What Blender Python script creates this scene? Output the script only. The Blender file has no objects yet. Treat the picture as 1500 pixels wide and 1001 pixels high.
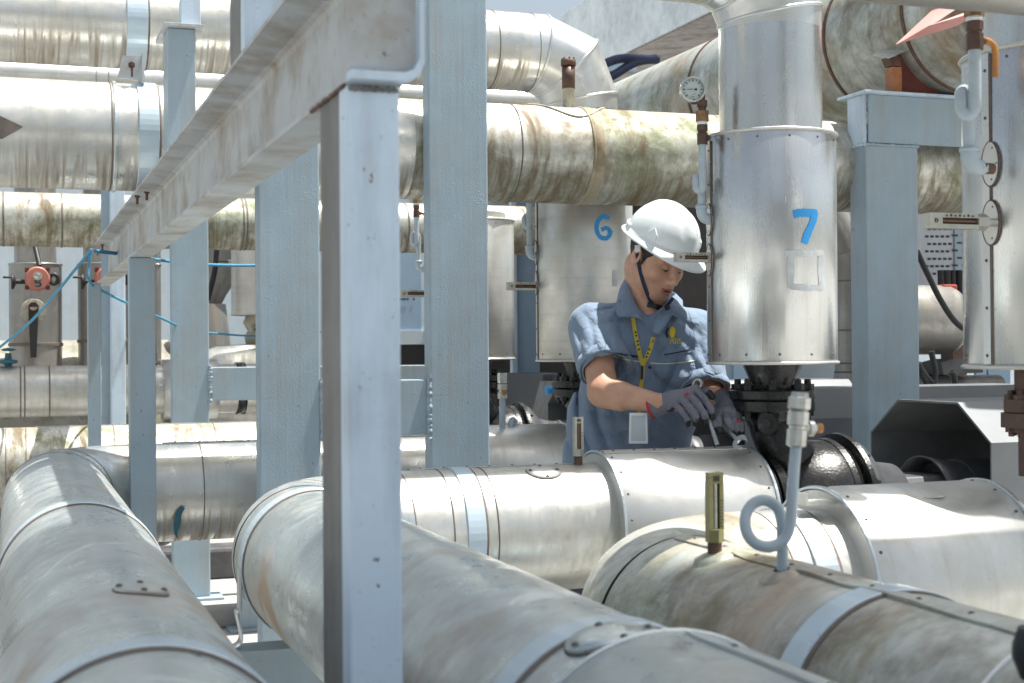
import bpy, math, random
import numpy as np
from mathutils import Vector, Matrix
from mathutils.bvhtree import BVHTree
random.seed(7)
C = bpy.context.scene.collection
F_PX = 2083.0
CZ = 1.25
TH = math.radians(19.43)
CAM = Vector((0, 0, CZ))
RC = Matrix.Rotation(-TH, 3, 'Z') @ Matrix.Rotation(math.radians(90) + 0.0055, 3, 'X') @ Matrix.Rotation(-0.0072, 3, 'Z')
PI = math.pi

def ray(px, py):
    return RC @ Vector(((px - 750) / F_PX, -(py - 500.5) / F_PX, -1))
def PY(px, py, Y):
    d = ray(px, py); return CAM + d * (Y / d.y)
def PX(px, py, X):
    d = ray(px, py); return CAM + d * (X / d.x)
def PD(px, py, dep):
    return CAM + ray(px, py) * dep

# ---------------------------------------------------------------- mesh builder
class MB:
    def __init__(s):
        s.v = []; s.f = []; s.uv = []; s.m = []; s.sm = []; s.mi = 0
    def face(s, idx, uv=None, smooth=False):
        s.f.append(tuple(idx)); s.uv.append(uv or [(s.v[i][0], s.v[i][2]) for i in idx]); s.m.append(s.mi); s.sm.append(smooth)
    def add(s, vs):
        n = len(s.v); s.v += [Vector(v) for v in vs]; return n
    def box(s, a, b, M=None):
        x0, y0, z0 = a; x1, y1, z1 = b
        vs = [(x0,y0,z0),(x1,y0,z0),(x1,y1,z0),(x0,y1,z0),(x0,y0,z1),(x1,y0,z1),(x1,y1,z1),(x0,y1,z1)]
        if M: vs = [M @ Vector(v) for v in vs]
        n = s.add(vs)
        for q in ((0,3,2,1),(4,5,6,7),(0,1,5,4),(1,2,6,5),(2,3,7,6),(3,0,4,7)):
            s.face([n+i for i in q])
        return s
    def prism(s, poly, d):
        """closed polygon (3D points) extruded by vector d"""
        d = Vector(d); n = s.add(poly); k = len(poly); s.add([Vector(p) + d for p in poly])
        s.face([n+i for i in range(k)][::-1]); s.face([n+k+i for i in range(k)])
        for i in range(k):
            j = (i+1) % k; s.face([n+i, n+j, n+k+j, n+k+i])
        return s
    def tube(s, pts, rad, segs=24, cap=True, ref=None, smooth=True, flat=None, hole=None, u0=0.0):
        pts = [Vector(p) for p in pts]; k = len(pts)
        rad = list(rad) if hasattr(rad, '__len__') else [rad]*k
        T = []
        for i in range(k):
            a = (pts[i]-pts[i-1]).normalized() if i else None
            b = (pts[i+1]-pts[i]).normalized() if i < k-1 else None
            if a is None or a.length < .5: a = b
            if b is None or b.length < .5: b = a
            t = (a+b)
            T.append(t.normalized() if t.length > 1e-6 else a)
        r0 = Vector(ref) if ref else (Vector((0,0,1)) if abs(T[0].z) < .9 else Vector((0,1,0)))
        nrm = (r0 - T[0]*r0.dot(T[0])).normalized()
        rings = []; u = u0
        for i in range(k):
            if i:
                q = T[i-1].rotation_difference(T[i]); nrm = q @ nrm
                nrm = (nrm - T[i]*nrm.dot(T[i])).normalized(); u += (pts[i]-pts[i-1]).length
            bi = T[i].cross(nrm)
            sc = 1.0
            base = len(s.v)
            for j in range(segs):
                a = 2*PI*j/segs
                ca, sa = math.cos(a), math.sin(a)
                if flat: sa *= flat
                s.v.append(pts[i] + (nrm*ca + bi*sa)*rad[i]*sc)
            rings.append((base, u))
        for i in range(k-1):
            (b0, u_0), (b1, u_1) = rings[i], rings[i+1]
            for j in range(segs):
                j2 = (j+1) % segs
                s.face([b0+j, b0+j2, b1+j2, b1+j], [(u_0, j/segs), (u_0, (j+1)/segs), (u_1, (j+1)/segs), (u_1, j/segs)], smooth)
        if cap:
            for (b, sgn) in ((rings[0][0], 1), (rings[-1][0], -1)):
                n = s.add([s.v[b+j] for j in range(segs)])
                idx = [n+j for j in range(segs)]
                s.face(idx[::-1] if sgn > 0 else idx)
        return s
    def ring(s, c, ax, r, w, th, segs=64):
        """band of width w, thickness th round a cylinder of radius r"""
        c = Vector(c); ax = Vector(ax).normalized(); e = min(th*.4, .0015)
        p = [(-w/2, r-.002), (-w/2, r+th-e), (-w/2+e, r+th), (w/2-e, r+th), (w/2, r+th-e), (w/2, r-.002)]
        return s.lathe(c, ax, p, segs, smooth=False)
    def lathe(s, c, ax, prof, segs=48, smooth=True, ref=None):
        """prof: (along axis, radius)"""
        c = Vector(c); ax = Vector(ax).normalized()
        r0 = Vector(ref) if ref else (Vector((0,0,1)) if abs(ax.z) < .9 else Vector((0,1,0)))
        n = (r0-ax*r0.dot(ax)).normalized(); b = ax.cross(n)
        rows = []
        for (h, r) in prof:
            base = len(s.v)
            for j in range(segs):
                a = 2*PI*j/segs
                s.v.append(c + ax*h + (n*math.cos(a) + b*math.sin(a))*max(r, 1e-5))
            rows.append(base)
        u = 0
        for i in range(len(rows)-1):
            du = math.hypot(prof[i+1][0]-prof[i][0], prof[i+1][1]-prof[i][1])
            for j in range(segs):
                j2 = (j+1) % segs
                s.face([rows[i]+j, rows[i]+j2, rows[i+1]+j2, rows[i+1]+j], [(u, j/segs), (u, (j+1)/segs), (u+du, (j+1)/segs), (u+du, j/segs)], smooth)
            u += du
        return s
    def bolt(s, c, ax, r, h):
        s.lathe(c, ax, [(0, r), (h, r), (h, 0)], 6, smooth=False)
        s.lathe(c, ax, [(h, r*.55), (h*1.9, r*.5), (h*1.9, 0)], 10, smooth=False)
        return s
    def dot(s, c, ax, r, h=None):
        h = h or r*.6
        s.lathe(c, ax, [(-.001, r), (h*.6, r*.8), (h, r*.35), (h, 0)], 8)
        return s
    def sphere(s, c, r, M=None, nu=20, nv=12):
        c = Vector(c); r = r if hasattr(r, '__len__') else (r, r, r)
        base = len(s.v)
        for i in range(nv+1):
            ph = PI*i/nv
            for j in range(nu):
                a = 2*PI*j/nu
                p = Vector((r[0]*math.sin(ph)*math.cos(a), r[1]*math.sin(ph)*math.sin(a), r[2]*math.cos(ph)))
                s.v.append(c + (M @ p if M else p))
        for i in range(nv):
            for j in range(nu):
                j2 = (j+1) % nu
                s.face([base+i*nu+j, base+(i+1)*nu+j, base+(i+1)*nu+j2, base+i*nu+j2], None, True)
        return s
    def build(s, name, mat, parent=None, origin=None, bevel=0):
        root = Vector((0,0,0)); Mi = None
        if parent is not None:
            Mi = world_of(parent).inverted()
        o_ = Vector(origin) if origin is not None else None
        vs = [Mi @ v if Mi else v for v in s.v]
        me = bpy.data.meshes.new(name)
        if o_ is not None and parent is None: vs = [v - o_ for v in vs]
        me.from_pydata([tuple(v) for v in vs], [], s.f)
        me.validate(clean_customdata=False) if False else None
        uvl = me.uv_layers.new(name='UVMap')
        flat = [c for fuv in s.uv for uvp in fuv for c in uvp]
        uvl.data.foreach_set('uv', flat)
        me.polygons.foreach_set('use_smooth', s.sm)
        mats = mat if isinstance(mat, (list, tuple)) else [mat]
        for m in mats: me.materials.append(m)
        me.polygons.foreach_set('material_index', s.m)
        me.update()
        o = bpy.data.objects.new(name, me); C.objects.link(o)
        if parent is not None: o.parent = parent
        if o_ is not None and parent is None: o.location = o_
        if bevel:
            b = o.modifiers.new('edge', 'BEVEL'); b.width = bevel; b.segments = 2; b.limit_method = 'ANGLE'; b.harden_normals = False
        return o

def world_of(o):
    M = Matrix.LocRotScale(o.location, o.rotation_euler, o.scale)
    return world_of(o.parent) @ M if o.parent else M

def thing(name, label, cat, loc=(0,0,0), rotz=0, group=None):
    o = bpy.data.objects.new(name, None); C.objects.link(o); o.empty_display_size = .1
    o.location = loc; o.rotation_euler = (0, 0, rotz)
    o['label'] = label; o['category'] = cat
    if group: o['group'] = group
    return o
def tag(o, label=None, cat=None, group=None, kind=None):
    if label: o['label'] = label
    if cat: o['category'] = cat
    if group: o['group'] = group
    if kind: o['kind'] = kind
    return o
def copy_thing(root, delta, label, group=None):
    r = root.copy(); C.objects.link(r); r.location = Vector(root.location) + Vector(delta); r['label'] = label
    if group: r['group'] = group
    for ch in list(root.children):
        c = ch.copy(); C.objects.link(c); c.parent = r
        for g in list(ch.children):
            d = g.copy(); C.objects.link(d); d.parent = c
    return r
def arc(p0, c, p1, R, n=12):
    """fillet of radius R at corner c between p0 and p1 (list of points incl. both tangent points)"""
    p0, c, p1 = Vector(p0), Vector(c), Vector(p1)
    a = (p0-c).normalized(); b = (p1-c).normalized()
    ang = a.angle(b); t = R/math.tan(ang/2)
    s0 = c + a*t; s1 = c + b*t
    ctr = c + (a+b).normalized()*(R/math.sin(ang/2))
    v0 = s0-ctr; v1 = s1-ctr; w = v0.angle(v1)
    return [ctr + (v0*math.sin(w*(1-i/n)) + v1*math.sin(w*i/n))/math.sin(w) for i in range(n+1)]
def fillet_path(pts, R, n=8):
    out = [Vector(pts[0])]
    for i in range(1, len(pts)-1):
        out += arc(pts[i-1], pts[i], pts[i+1], R, n)
    out.append(Vector(pts[-1])); return out
def spline(pts, n=8):
    pts = [Vector(p) for p in pts]; out = []
    P = [pts[0]*2-pts[1]] + pts + [pts[-1]*2-pts[-2]]
    for i in range(1, len(P)-2):
        for j in range(n):
            t = j/n; a, b, c, d = P[i-1], P[i], P[i+1], P[i+2]
            out.append(.5*((2*b)+(c-a)*t+(2*a-5*b+4*c-d)*t*t+(3*b-a-3*c+d)*t**3))
    out.append(pts[-1]); return out

# ---------------------------------------------------------------- materials
def new_mat(name):
    m = bpy.data.materials.new(name); m.use_nodes = True
    nt = m.node_tree; b = nt.nodes['Principled BSDF']
    return m, nt, b
def N(nt, typ, **kw):
    n = nt.nodes.new(typ)
    for k, v in kw.items():
        if k in n.inputs: n.inputs[k].default_value = v
        else: setattr(n, k, v)
    return n
def col(c): return (*c, 1) if len(c) == 3 else c
def noise(nt, vec, scale, detail=6, rough=.6, dist=0):
    n = N(nt, 'ShaderNodeTexNoise', Scale=scale, Detail=detail, Roughness=rough, Distortion=dist)
    nt.links.new(vec, n.inputs['Vector']); return n.outputs['Fac']
def ramp(nt, fac, a, b, ca=0.0, cb=1.0):
    n = N(nt, 'ShaderNodeMapRange'); n.inputs['From Min'].default_value = a; n.inputs['From Max'].default_value = b
    n.inputs['To Min'].default_value = ca; n.inputs['To Max'].default_value = cb
    nt.links.new(fac, n.inputs['Value']); return n.outputs['Result']
def mix(nt, fac, a, b, mode='MIX'):
    n = N(nt, 'ShaderNodeMixRGB', blend_type=mode)
    for i, s in ((0, fac), (1, a), (2, b)):
        if isinstance(s, (int, float)): n.inputs[i].default_value = s
        elif isinstance(s, tuple): n.inputs[i].default_value = col(s)
        else: nt.links.new(s, n.inputs[i])
    return n.outputs[0]
def mth(nt, op, a, b=0.0):
    n = N(nt, 'ShaderNodeMath', operation=op)
    for i, s in ((0, a), (1, b)):
        if isinstance(s, (int, float)): n.inputs[i].default_value = s
        else: nt.links.new(s, n.inputs[i])
    return n.outputs[0]
def scaled(nt, vec, s, off=(0,0,0)):
    n = N(nt, 'ShaderNodeMapping'); n.inputs['Scale'].default_value = s; n.inputs['Location'].default_value = off
    nt.links.new(vec, n.inputs['Vector']); return n.outputs['Vector']
def bump(nt, b, h, strength, dist=.01, prev=None):
    n = N(nt, 'ShaderNodeBump'); n.inputs['Strength'].default_value = strength; n.inputs['Distance'].default_value = dist
    nt.links.new(h, n.inputs['Height'])
    if prev: nt.links.new(prev, n.inputs['Normal'])
    nt.links.new(n.outputs['Normal'], b.inputs['Normal']); return n.outputs['Normal']

def mat_clad(name, base=(.72,.73,.72), metal=.75, rough=.38, dirt=(.30,.24,.15), dirt_amt=.3, green=0.0, streak=.3, drips=0.0, rust=0.0, brush=.08, dent=.25, smear=0.0, scuff=.15, uvar=40, vdir=False, seed=0):
    """aluminium cladding: object-space blotches, run marks across the axis (UV x = metres along the axis, y = turn 0..1 from the top)"""
    m, nt, b = new_mat(name); L = nt.links
    tc = N(nt, 'ShaderNodeTexCoord'); ob = scaled(nt, tc.outputs['Object'], (1,1,1), (seed*3.1, seed*1.7, seed)); uv = tc.outputs['UV']
    big = noise(nt, ob, 2.2, 9, .68, .4)
    fine = noise(nt, scaled(nt, ob, (16,16,1.3)) if vdir else ob, 1 if vdir else 14, 10, .6 if vdir else .72, .3)
    c = mix(nt, ramp(nt, noise(nt, ob, 5, 4, .5), .35, .7), tuple(x*.88 for x in base), tuple(min(1, x*1.06) for x in base))
    fa = mth(nt, 'MULTIPLY', ramp(nt, mth(nt, 'ADD', mth(nt, 'MULTIPLY', big, .6), mth(nt, 'MULTIPLY', fine, .4)), .47, .66), dirt_amt)
    c = mix(nt, fa, c, dirt)
    tot = fa
    if green:
        g = mth(nt, 'MULTIPLY', ramp(nt, noise(nt, scaled(nt, ob, (1,1,1), (5,2,9)), 3.4, 9, .75, .8), .48, .68), green)
        c = mix(nt, g, c, (.155,.185,.065)); tot = mth(nt, 'MAXIMUM', tot, g)
    if streak:
        sv = scaled(nt, uv, (uvar, 2.2, 1) if not vdir else (1.5, uvar, 1))
        s = noise(nt, sv, 1, 5, .65, .2)
        s2 = mth(nt, 'MULTIPLY', ramp(nt, s, .5, .72), ramp(nt, big, .38, .6))
        s2 = mth(nt, 'MULTIPLY', s2, streak)
        c = mix(nt, s2, c, (.20,.15,.08)); tot = mth(nt, 'MAXIMUM', tot, s2)
    if smear:
        sv2 = noise(nt, scaled(nt, uv, (10, 2.6, 1), (seed, 0, 0)), 1, 8, .7, .6)
        sm_ = mth(nt, 'MULTIPLY', ramp(nt, sv2, .48, .64), smear)
        c = mix(nt, sm_, c, dirt); tot = mth(nt, 'MAXIMUM', tot, sm_)
    if drips:
        # old run-off marks that hang on the lower flank of the cladding
        sp = N(nt, 'ShaderNodeSeparateXYZ'); L.new(uv, sp.inputs[0])
        low = ramp(nt, mth(nt, 'ADD', mth(nt, 'ABSOLUTE', mth(nt, 'SUBTRACT', sp.outputs['Y'], .5)), mth(nt, 'MULTIPLY', mth(nt, 'SUBTRACT', noise(nt, scaled(nt, uv, (9,0,1)), 1, 5, .7), .5), .25)), .23, .15)
        dv = scaled(nt, uv, (48, 3, 1)); d = ramp(nt, noise(nt, dv, 1, 3, .5, .6), .42, .66)
        d = mth(nt, 'MULTIPLY', mth(nt, 'MULTIPLY', d, low), drips)
        c = mix(nt, d, c, (.17,.115,.055)); tot = mth(nt, 'MAXIMUM', tot, d)
    if rust:
        r_ = mth(nt, 'MULTIPLY', ramp(nt, noise(nt, scaled(nt, ob, (1,1,1), (1,8,3)), 1.7, 8, .6, 1.2), .51, .68), rust)
        c = mix(nt, r_, c, (.34,.19,.085)); tot = mth(nt, 'MAXIMUM', tot, r_)
    sc_n = mth(nt, 'MULTIPLY', ramp(nt, noise(nt, scaled(nt, ob, (1,1,1), (4,7,2)), 4.2, 5, .55, 1.4), .64, .67), scuff)
    c = mix(nt, sc_n, c, (.82,.86,.86))
    sp1 = ramp(nt, noise(nt, ob, 90, 3, .6), .68, .74)
    c = mix(nt, mth(nt, 'MULTIPLY', sp1, .35), c, (.1,.08,.06))
    L.new(c, b.inputs['Base Color'])
    L.new(ramp(nt, tot, 0, .8, metal, .08), b.inputs['Metallic'])
    L.new(mth(nt, 'ADD', ramp(nt, tot, 0, .7, rough, .75), mth(nt, 'MULTIPLY', mth(nt, 'SUBTRACT', fine, .5), .22)), b.inputs['Roughness'])
    br = noise(nt, scaled(nt, uv, (260, 3, 1) if not vdir else (3, 300, 1)), 1, 3, .5)
    n1 = bump(nt, b, br, brush, .0012)
    n2 = bump(nt, b, noise(nt, scaled(nt, ob, (9,9,.8)) if vdir else ob, 1 if vdir else 5.5, 3, .45), dent, .006 if vdir else .018, n1)
    bump(nt, b, fine, .015 if vdir else .10, .003, n2)
    return m

def mat_paint(name, base, rough=.42, grime=.25, bumps=.35, grimec=(.30,.25,.19), vert=True, metal=0.0, seed=0, spec=.5):
    m, nt, b = new_mat(name); L = nt.links
    tc = N(nt, 'ShaderNodeTexCoord'); ob = scaled(nt, tc.outputs['Object'], (1,1,1), (seed*2.3, seed, seed*1.3))
    big = noise(nt, ob, 3, 8, .65, .5)
    st = noise(nt, scaled(nt, ob, (22,22,1.6) if vert else (8,8,8)), 1, 6, .65)
    c = mix(nt, ramp(nt, noise(nt, ob, 7, 5, .6), .3, .7), tuple(x*.93 for x in base), tuple(min(1,x*1.05) for x in base))
    g = mth(nt, 'MULTIPLY', ramp(nt, mth(nt, 'ADD', mth(nt, 'MULTIPLY', big, .5), mth(nt, 'MULTIPLY', st, .5)), .46, .66), grime)
    c = mix(nt, g, c, grimec)
    sp1 = ramp(nt, noise(nt, ob, 70, 4, .7), .66, .72)
    c = mix(nt, mth(nt, 'MULTIPLY', sp1, grime*.9), c, (.10,.07,.06))
    ch = mth(nt, 'MULTIPLY', ramp(nt, noise(nt, scaled(nt, ob, (1,1,1), (3,3,3)), 24, 5, .75, .3), .665, .69), min(1, grime*1.8))
    c = mix(nt, ch, c, (.16,.09,.06))
    L.new(c, b.inputs['Base Color']); b.inputs['Metallic'].default_value = metal
    b.inputs['Specular IOR Level'].default_value = spec
    L.new(ramp(nt, big, .3, .7, rough*.85, rough*1.3), b.inputs['Roughness'])
    n1 = bump(nt, b, noise(nt, ob, 120, 4, .6), bumps*.5, .002)
    # brushed-on lumps and runs in the paint
    vo = N(nt, 'ShaderNodeTexVoronoi', Scale=1.0); L.new(scaled(nt, ob, (120,120,95)), vo.inputs['Vector'])
    lump = mth(nt, 'MULTIPLY', ramp(nt, vo.outputs['Distance'], .32, .08), ramp(nt, noise(nt, ob, 5, 7, .75, .6), .55, .66))
    n2 = bump(nt, b, lump, bumps*.9, .003, n1)
    bump(nt, b, noise(nt, scaled(nt, ob, (60,60,2)), 1, 3, .5), bumps*.5, .002, n2)
    return m

def mat_plain(name, base, rough=.5, metal=0.0, var=.12, bscale=60, bstr=.2, spec=.5, coat=0.0, sheen=0.0, dirt=0.0, dirtc=(.1,.08,.06)):
    m, nt, b = new_mat(name); L = nt.links
    tc = N(nt, 'ShaderNodeTexCoord'); ob = tc.outputs['Object']
    n = noise(nt, ob, bscale*.2, 6, .6)
    c = mix(nt, ramp(nt, n, .3, .7), tuple(x*(1-var) for x in base), tuple(min(1,x*(1+var)) for x in base))
    if dirt:
        c = mix(nt, mth(nt, 'MULTIPLY', ramp(nt, noise(nt, ob, bscale*.35, 8, .7, .5), .46, .66), dirt), c, dirtc)
    L.new(c, b.inputs['Base Color'])
    b.inputs['Metallic'].default_value = metal; b.inputs['Specular IOR Level'].default_value = spec
    L.new(ramp(nt, n, .3, .7, rough*.85, rough*1.15), b.inputs['Roughness'])
    if coat: b.inputs['Coat Weight'].default_value = coat; b.inputs['Coat Roughness'].default_value = .12
    if sheen: b.inputs['Sheen Weight'].default_value = sheen
    if bstr: bump(nt, b, noise(nt, ob, bscale, 4, .6), bstr, .003)
    return m

M = {}
M['clad'] = mat_clad('aluminium_cladding', (0.680,0.680,0.655), .85, .32, dirt_amt=.35, green=.15, streak=.2, smear=.3, seed=1)
M['clad_bright'] = mat_clad('aluminium_cladding_bright', (0.680,0.689,0.689), .9, .26, dirt_amt=.05, streak=.12, brush=.12, dent=.6, vdir=True, uvar=40, seed=2)
M['clad_elbow'] = mat_clad('aluminium_elbow_sheet', (0.714,0.731,0.739), .8, .30, dirt_amt=.2, streak=.12, brush=.05, dent=.3, seed=12)
M['clad_near'] = mat_clad('aluminium_cladding_matte', (.60,.66,.68), .85, .27, dirt=(.27,.21,.14), dirt_amt=.45, green=.2, streak=.0, rust=.7, smear=.0, dent=.45, scuff=.7, brush=.03, seed=3)
M['clad_green'] = mat_clad('aluminium_cladding_mossy', (0.680,0.680,0.622), .8, .34, dirt=(.15,.10,.05), dirt_amt=.85, green=.85, streak=.3, drips=.7, smear=.9, uvar=26, seed=4)
M['clad_mould'] = mat_clad('aluminium_cladding_mouldy', (.60,.62,.58), .45, .42, dirt=(.12,.085,.05), dirt_amt=.9, green=.85, streak=.15, rust=.6, smear=.35, brush=.04, uvar=14, seed=5)
M['clad_drip'] = mat_clad('aluminium_cladding_drip_stained', (0.714,0.714,0.689), .88, .28, dirt=(.36,.30,.2), dirt_amt=.25, streak=.15, drips=.7, smear=.2, seed=6)
M['joint'] = mat_clad('rust_stained_joint', (.42,.36,.26), .2, .6, dirt=(.13,.075,.03), dirt_amt=.9, green=.4, streak=0, rust=.7, seed=19)
M['tank'] = mat_clad('stained_tank_shell', (.34,.33,.29), .3, .55, dirt=(.10,.075,.05), dirt_amt=.9, green=.4, streak=0, smear=.4, seed=17)
M['clad_brown'] = mat_clad('aluminium_cladding_browned', (.37,.36,.345), .7, .38, dirt=(.18,.12,.08), dirt_amt=.6, streak=.5, dent=.4, vdir=True, uvar=18, seed=7)
M['clad_jacket'] = mat_clad('aluminium_jacket', (0.722,0.714,0.689), .72, .34, dirt=(.42,.36,.24), dirt_amt=.3, green=.12, streak=.25, seed=8)
M['strap'] = mat_paint('blue_grey_strap_paint', (.50,.60,.68), .3, .12, .15, vert=False, metal=.25)
M['strap_metal'] = mat_plain('galvanised_strap', (.62,.66,.68), .35, .85, .15, 40, .1)
M['steel'] = mat_paint('blue_grey_steel_paint', (.33,.425,.50), .42, .45, .7)
M['steel_near'] = mat_paint('pale_blue_steel_paint', (.58,.70,.82), .45, .6, .45, grimec=(.28,.28,.31), seed=2)
M['steel_dirty'] = mat_paint('grimy_white_steel_paint', (.47,.50,.52), .5, .95, .35, grimec=(.24,.17,.10), vert=False, seed=3)
M['steel_dark'] = mat_paint('grey_and_shade_steel_paint', (.19,.19,.185), .5, .7, .3, grimec=(.10,.08,.07), seed=4)  # grey paint; on the two near posts it also carries their side shade
M['seam'] = mat_plain('dark_sealant', (.17,.14,.12), .7, 0, .3)
M['bolt'] = mat_plain('rusty_bolt', (.14,.08,.06), .7, .3, .4, 120, .4)
M['screw'] = mat_plain('screw_head', (.13,.12,.11), .5, .5, .3)
M['black'] = mat_plain('black_enamel', (.012,.012,.013), .26, 0, .4, 130, .45, .35, coat=.2)
M['pumpgrey'] = mat_plain('dark_grey_machine_paint', (.060,.064,.072), .45, 0, .2, 40, .15, dirt=.2, dirtc=(.14,.13,.12))
M['hood'] = mat_plain('grey_hood_paint', (.16,.17,.185), .45, .1, .08, 20, .08, dirt=.15, dirtc=(.3,.28,.25))
M['deep_shade'] = mat_plain('deep_shade_housing', (.035,.03,.03), .6, 0, .3, 20, .1)  # near-black stands in for deep shade between the machines
M['hood_in'] = mat_plain('hood_lining', (.20,.21,.22), .6, 0, .3, 20, .1)
M['whitepipe'] = mat_plain('pale_pipe_paint', (.42,.50,.56), .35, 0, .06, 60, .15, dirt=.25, dirtc=(.30,.25,.2))
M['brass'] = mat_plain('weathered_brass', (.34,.20,.10), .42, .75, .35, 140, .35, dirt=.5, dirtc=(.09,.05,.035))
M['brown_metal'] = mat_plain('browned_valve_metal', (.12,.075,.06), .5, .5, .35, 140, .4)
M['nickel'] = mat_plain('dull_nickel', (.60,.60,.58), .3, .8, .2, 80, .15, dirt=.35, dirtc=(.22,.16,.10))
M['chrome'] = mat_plain('chrome_steel', (.46,.46,.45), .28, 1.0, .1, 80, .1)
M['gauge_case'] = mat_plain('thermometer_case', (.50,.49,.44), .32, .6, .15, 80, .1, dirt=.3, dirtc=(.3,.24,.14))
M['olive_case'] = mat_plain('yellowed_thermometer_case', (.29,.27,.12), .3, .35, .25, 60, .1, dirt=.4, dirtc=(.12,.10,.03))
M['tube_slot'] = mat_plain('thermometer_slot', (.16,.09,.06), .3, .1, .3)
M['dial'] = mat_plain('dial_face', (.55,.62,.60), .35, 0, .04, 20, 0)
M['ink'] = mat_plain('black_ink', (.02,.02,.022), .5, 0, .1, 20, 0)
M['white'] = mat_plain('white_tape', (.82,.83,.84), .5, 0, .05)
M['orange'] = mat_plain('orange_handle', (.45,.20,.05), .45, 0, .25, 80, .2, dirt=.5, dirtc=(.25,.12,.05))
M['orange_paint'] = mat_plain('orange_primer', (.42,.17,.07), .55, 0, .2, 60, .2, dirt=.5, dirtc=(.2,.07,.04))
M['maroon'] = mat_plain('maroon_primer', (.13,.028,.022), .5, 0, .3, 60, .3)
M['red_sheet'] = mat_plain('faded_red_sheet', (.62,.30,.27), .6, 0, .12, 30, .2)
M['salmon'] = mat_plain('salmon_enamel', (.50,.19,.15), .45, 0, .12, 40, .1, dirt=.3, dirtc=(.3,.1,.06))
M['paint_blue'] = mat_plain('bright_blue_stencil_paint', (.035,.33,.76), .5, 0, .12, 30, .1)
M['paint_teal'] = mat_plain('dark_teal_paint', (.03,.13,.18), .5, 0, .15, 30, .1)
M['rope'] = mat_plain('blue_rope_fibre', (.06,.26,.42), .7, 0, .25, 400, .5)
M['rubber'] = mat_plain('black_rubber', (.02,.02,.022), .5, 0, .2)
M['hose'] = mat_plain('navy_hose', (.04,.05,.10), .45, 0, .2)
M['brushmark'] = mat_plain('tape_residue', (.62,.65,.67), .75, .1, .2, 60, .3, dirt=.4, dirtc=(.45,.45,.42))
M['haloglue'] = mat_plain('pale_label_residue', (.55,.60,.64), .6, .3, .1, 30, .1)
M['putty'] = mat_plain('dirty_putty', (.50,.47,.38), .75, 0, .3, 60, .5, dirt=.6, dirtc=(.12,.09,.06))
M['concrete'] = mat_clad('weathered_white_concrete', (.80,.86,.90), .0, .8, dirt=(.20,.24,.32), dirt_amt=.45, streak=0, brush=0, dent=.1, seed=15)
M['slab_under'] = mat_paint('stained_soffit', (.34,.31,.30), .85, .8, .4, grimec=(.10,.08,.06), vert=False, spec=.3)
M['wall'] = mat_paint('pale_wall', (.60,.68,.74), .75, .12, .1, spec=.3)
M['wall_blue'] = mat_paint('blue_panel', (.36,.50,.66), .6, .12, .1)
M['floor'] = mat_paint('pale_concrete_floor', (.36,.36,.35), .7, .4, .3, grimec=(.35,.33,.30), vert=False, spec=.3)
M['floor_dark'] = mat_paint('dark_kerb', (.07,.07,.08), .5, .4, .8, vert=False)
M['perf'] = mat_plain('perforated_tray_paint', (.46,.48,.52), .45, .2, .08)
V = Vector
ZP = .76                      # axis height of the low pipes
YA, YB, YC, YD = 3.65, 5.08, 2.46, 6.45
RP, RJ = .17, .205
X2, X1, X3 = .66, .14, 1.09
XV = 2.09
# ---------------------------------------------------------------- ground
def slab(name, x0, x1, y0, y1, z0, z1, m, label=None, cat=None, kind='structure', bevel=0):
    o = MB().box((x0,y0,z0),(x1,y1,z1)).build(name, m, bevel=bevel)
    tag(o, label, cat, None, kind); return o
mb = MB(); n = mb.add([(-60,-40,0),(60,-40,0),(60,120,0),(-60,120,0)]); mb.face([n,n+1,n+2,n+3])
tag(mb.build('ground', M['floor']), kind='structure')
for i, (y0, y1, z1) in enumerate(((5.6,5.9,.06),(6.5,6.62,.09))):
    mb = MB().box((-3,y0,.001),(6,y1,z1)); tag(mb.build('pavement', M['floor'], bevel=.01), kind='structure')
o = MB().box((-3,7.9,.001),(2.3,8.15,.17)).build('kerb_stone', M['floor_dark'], bevel=.02)  # one dark tone along the whole kerb
tag(o, 'low dark kerb on the floor behind the blue-grey posts', 'kerb')

# ---------------------------------------------------------------- pipe runs
def seam(root, c, ax, r, m='seam', w=.0035, th=.0025, name='lap_seam'):
    return MB().ring(c, ax, r, w, th).build(name, M[m], root)
def bead(root, c, ax, r, m, w=.012, th=.006, name='raised_bead'):
    p = [(-w/2, r-.002), (-w*.35, r+th*.7), (0, r+th), (w*.35, r+th*.7), (w/2, r-.002)]
    return MB().lathe(c, ax, p, 64).build(name, m, root)
def strap(root, c, ax, r, w=.05, m='strap', th=.005, gasket=True):
    o = MB().ring(c, ax, r, w, th).build('strap', M[m], root)
    if gasket:
        MB().ring(V(c)-V(ax).normalized()*(w/2+.003), ax, r, .007, .0035).build('rubber_edge', M['seam'], o)
    return o
SCREW = {}
def screws(root, pts, axs, r=.005, m='screw', name='screw'):
    """every screw head is its own part; they share one small mesh per size"""
    Mi = world_of(root).inverted()
    if r not in SCREW:
        o = MB().dot((0,0,0), (0,0,1), r).build(name, M[m]); SCREW[r] = o.data; bpy.data.objects.remove(o)
    for p, a in zip(pts, axs):
        o = bpy.data.objects.new(name, SCREW[r]); C.objects.link(o); o.parent = root
        o.location = Mi @ V(p); o.rotation_euler = V(a).to_track_quat('Z', 'Y').to_euler()
def ring_screws(root, c, ax, r, n, rad=.004, a0=0, a1=2*PI):
    ax = V(ax).normalized(); r0 = V((0,0,1)) if abs(ax.z) < .9 else V((0,1,0))
    nn = (r0-ax*r0.dot(ax)).normalized(); b = ax.cross(nn)
    P = []; A = []
    for i in range(n):
        a = a0+(a1-a0)*i/n; d = nn*math.cos(a)+b*math.sin(a); P.append(V(c)+d*r); A.append(d)
    screws(root, P, A, rad)
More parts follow.
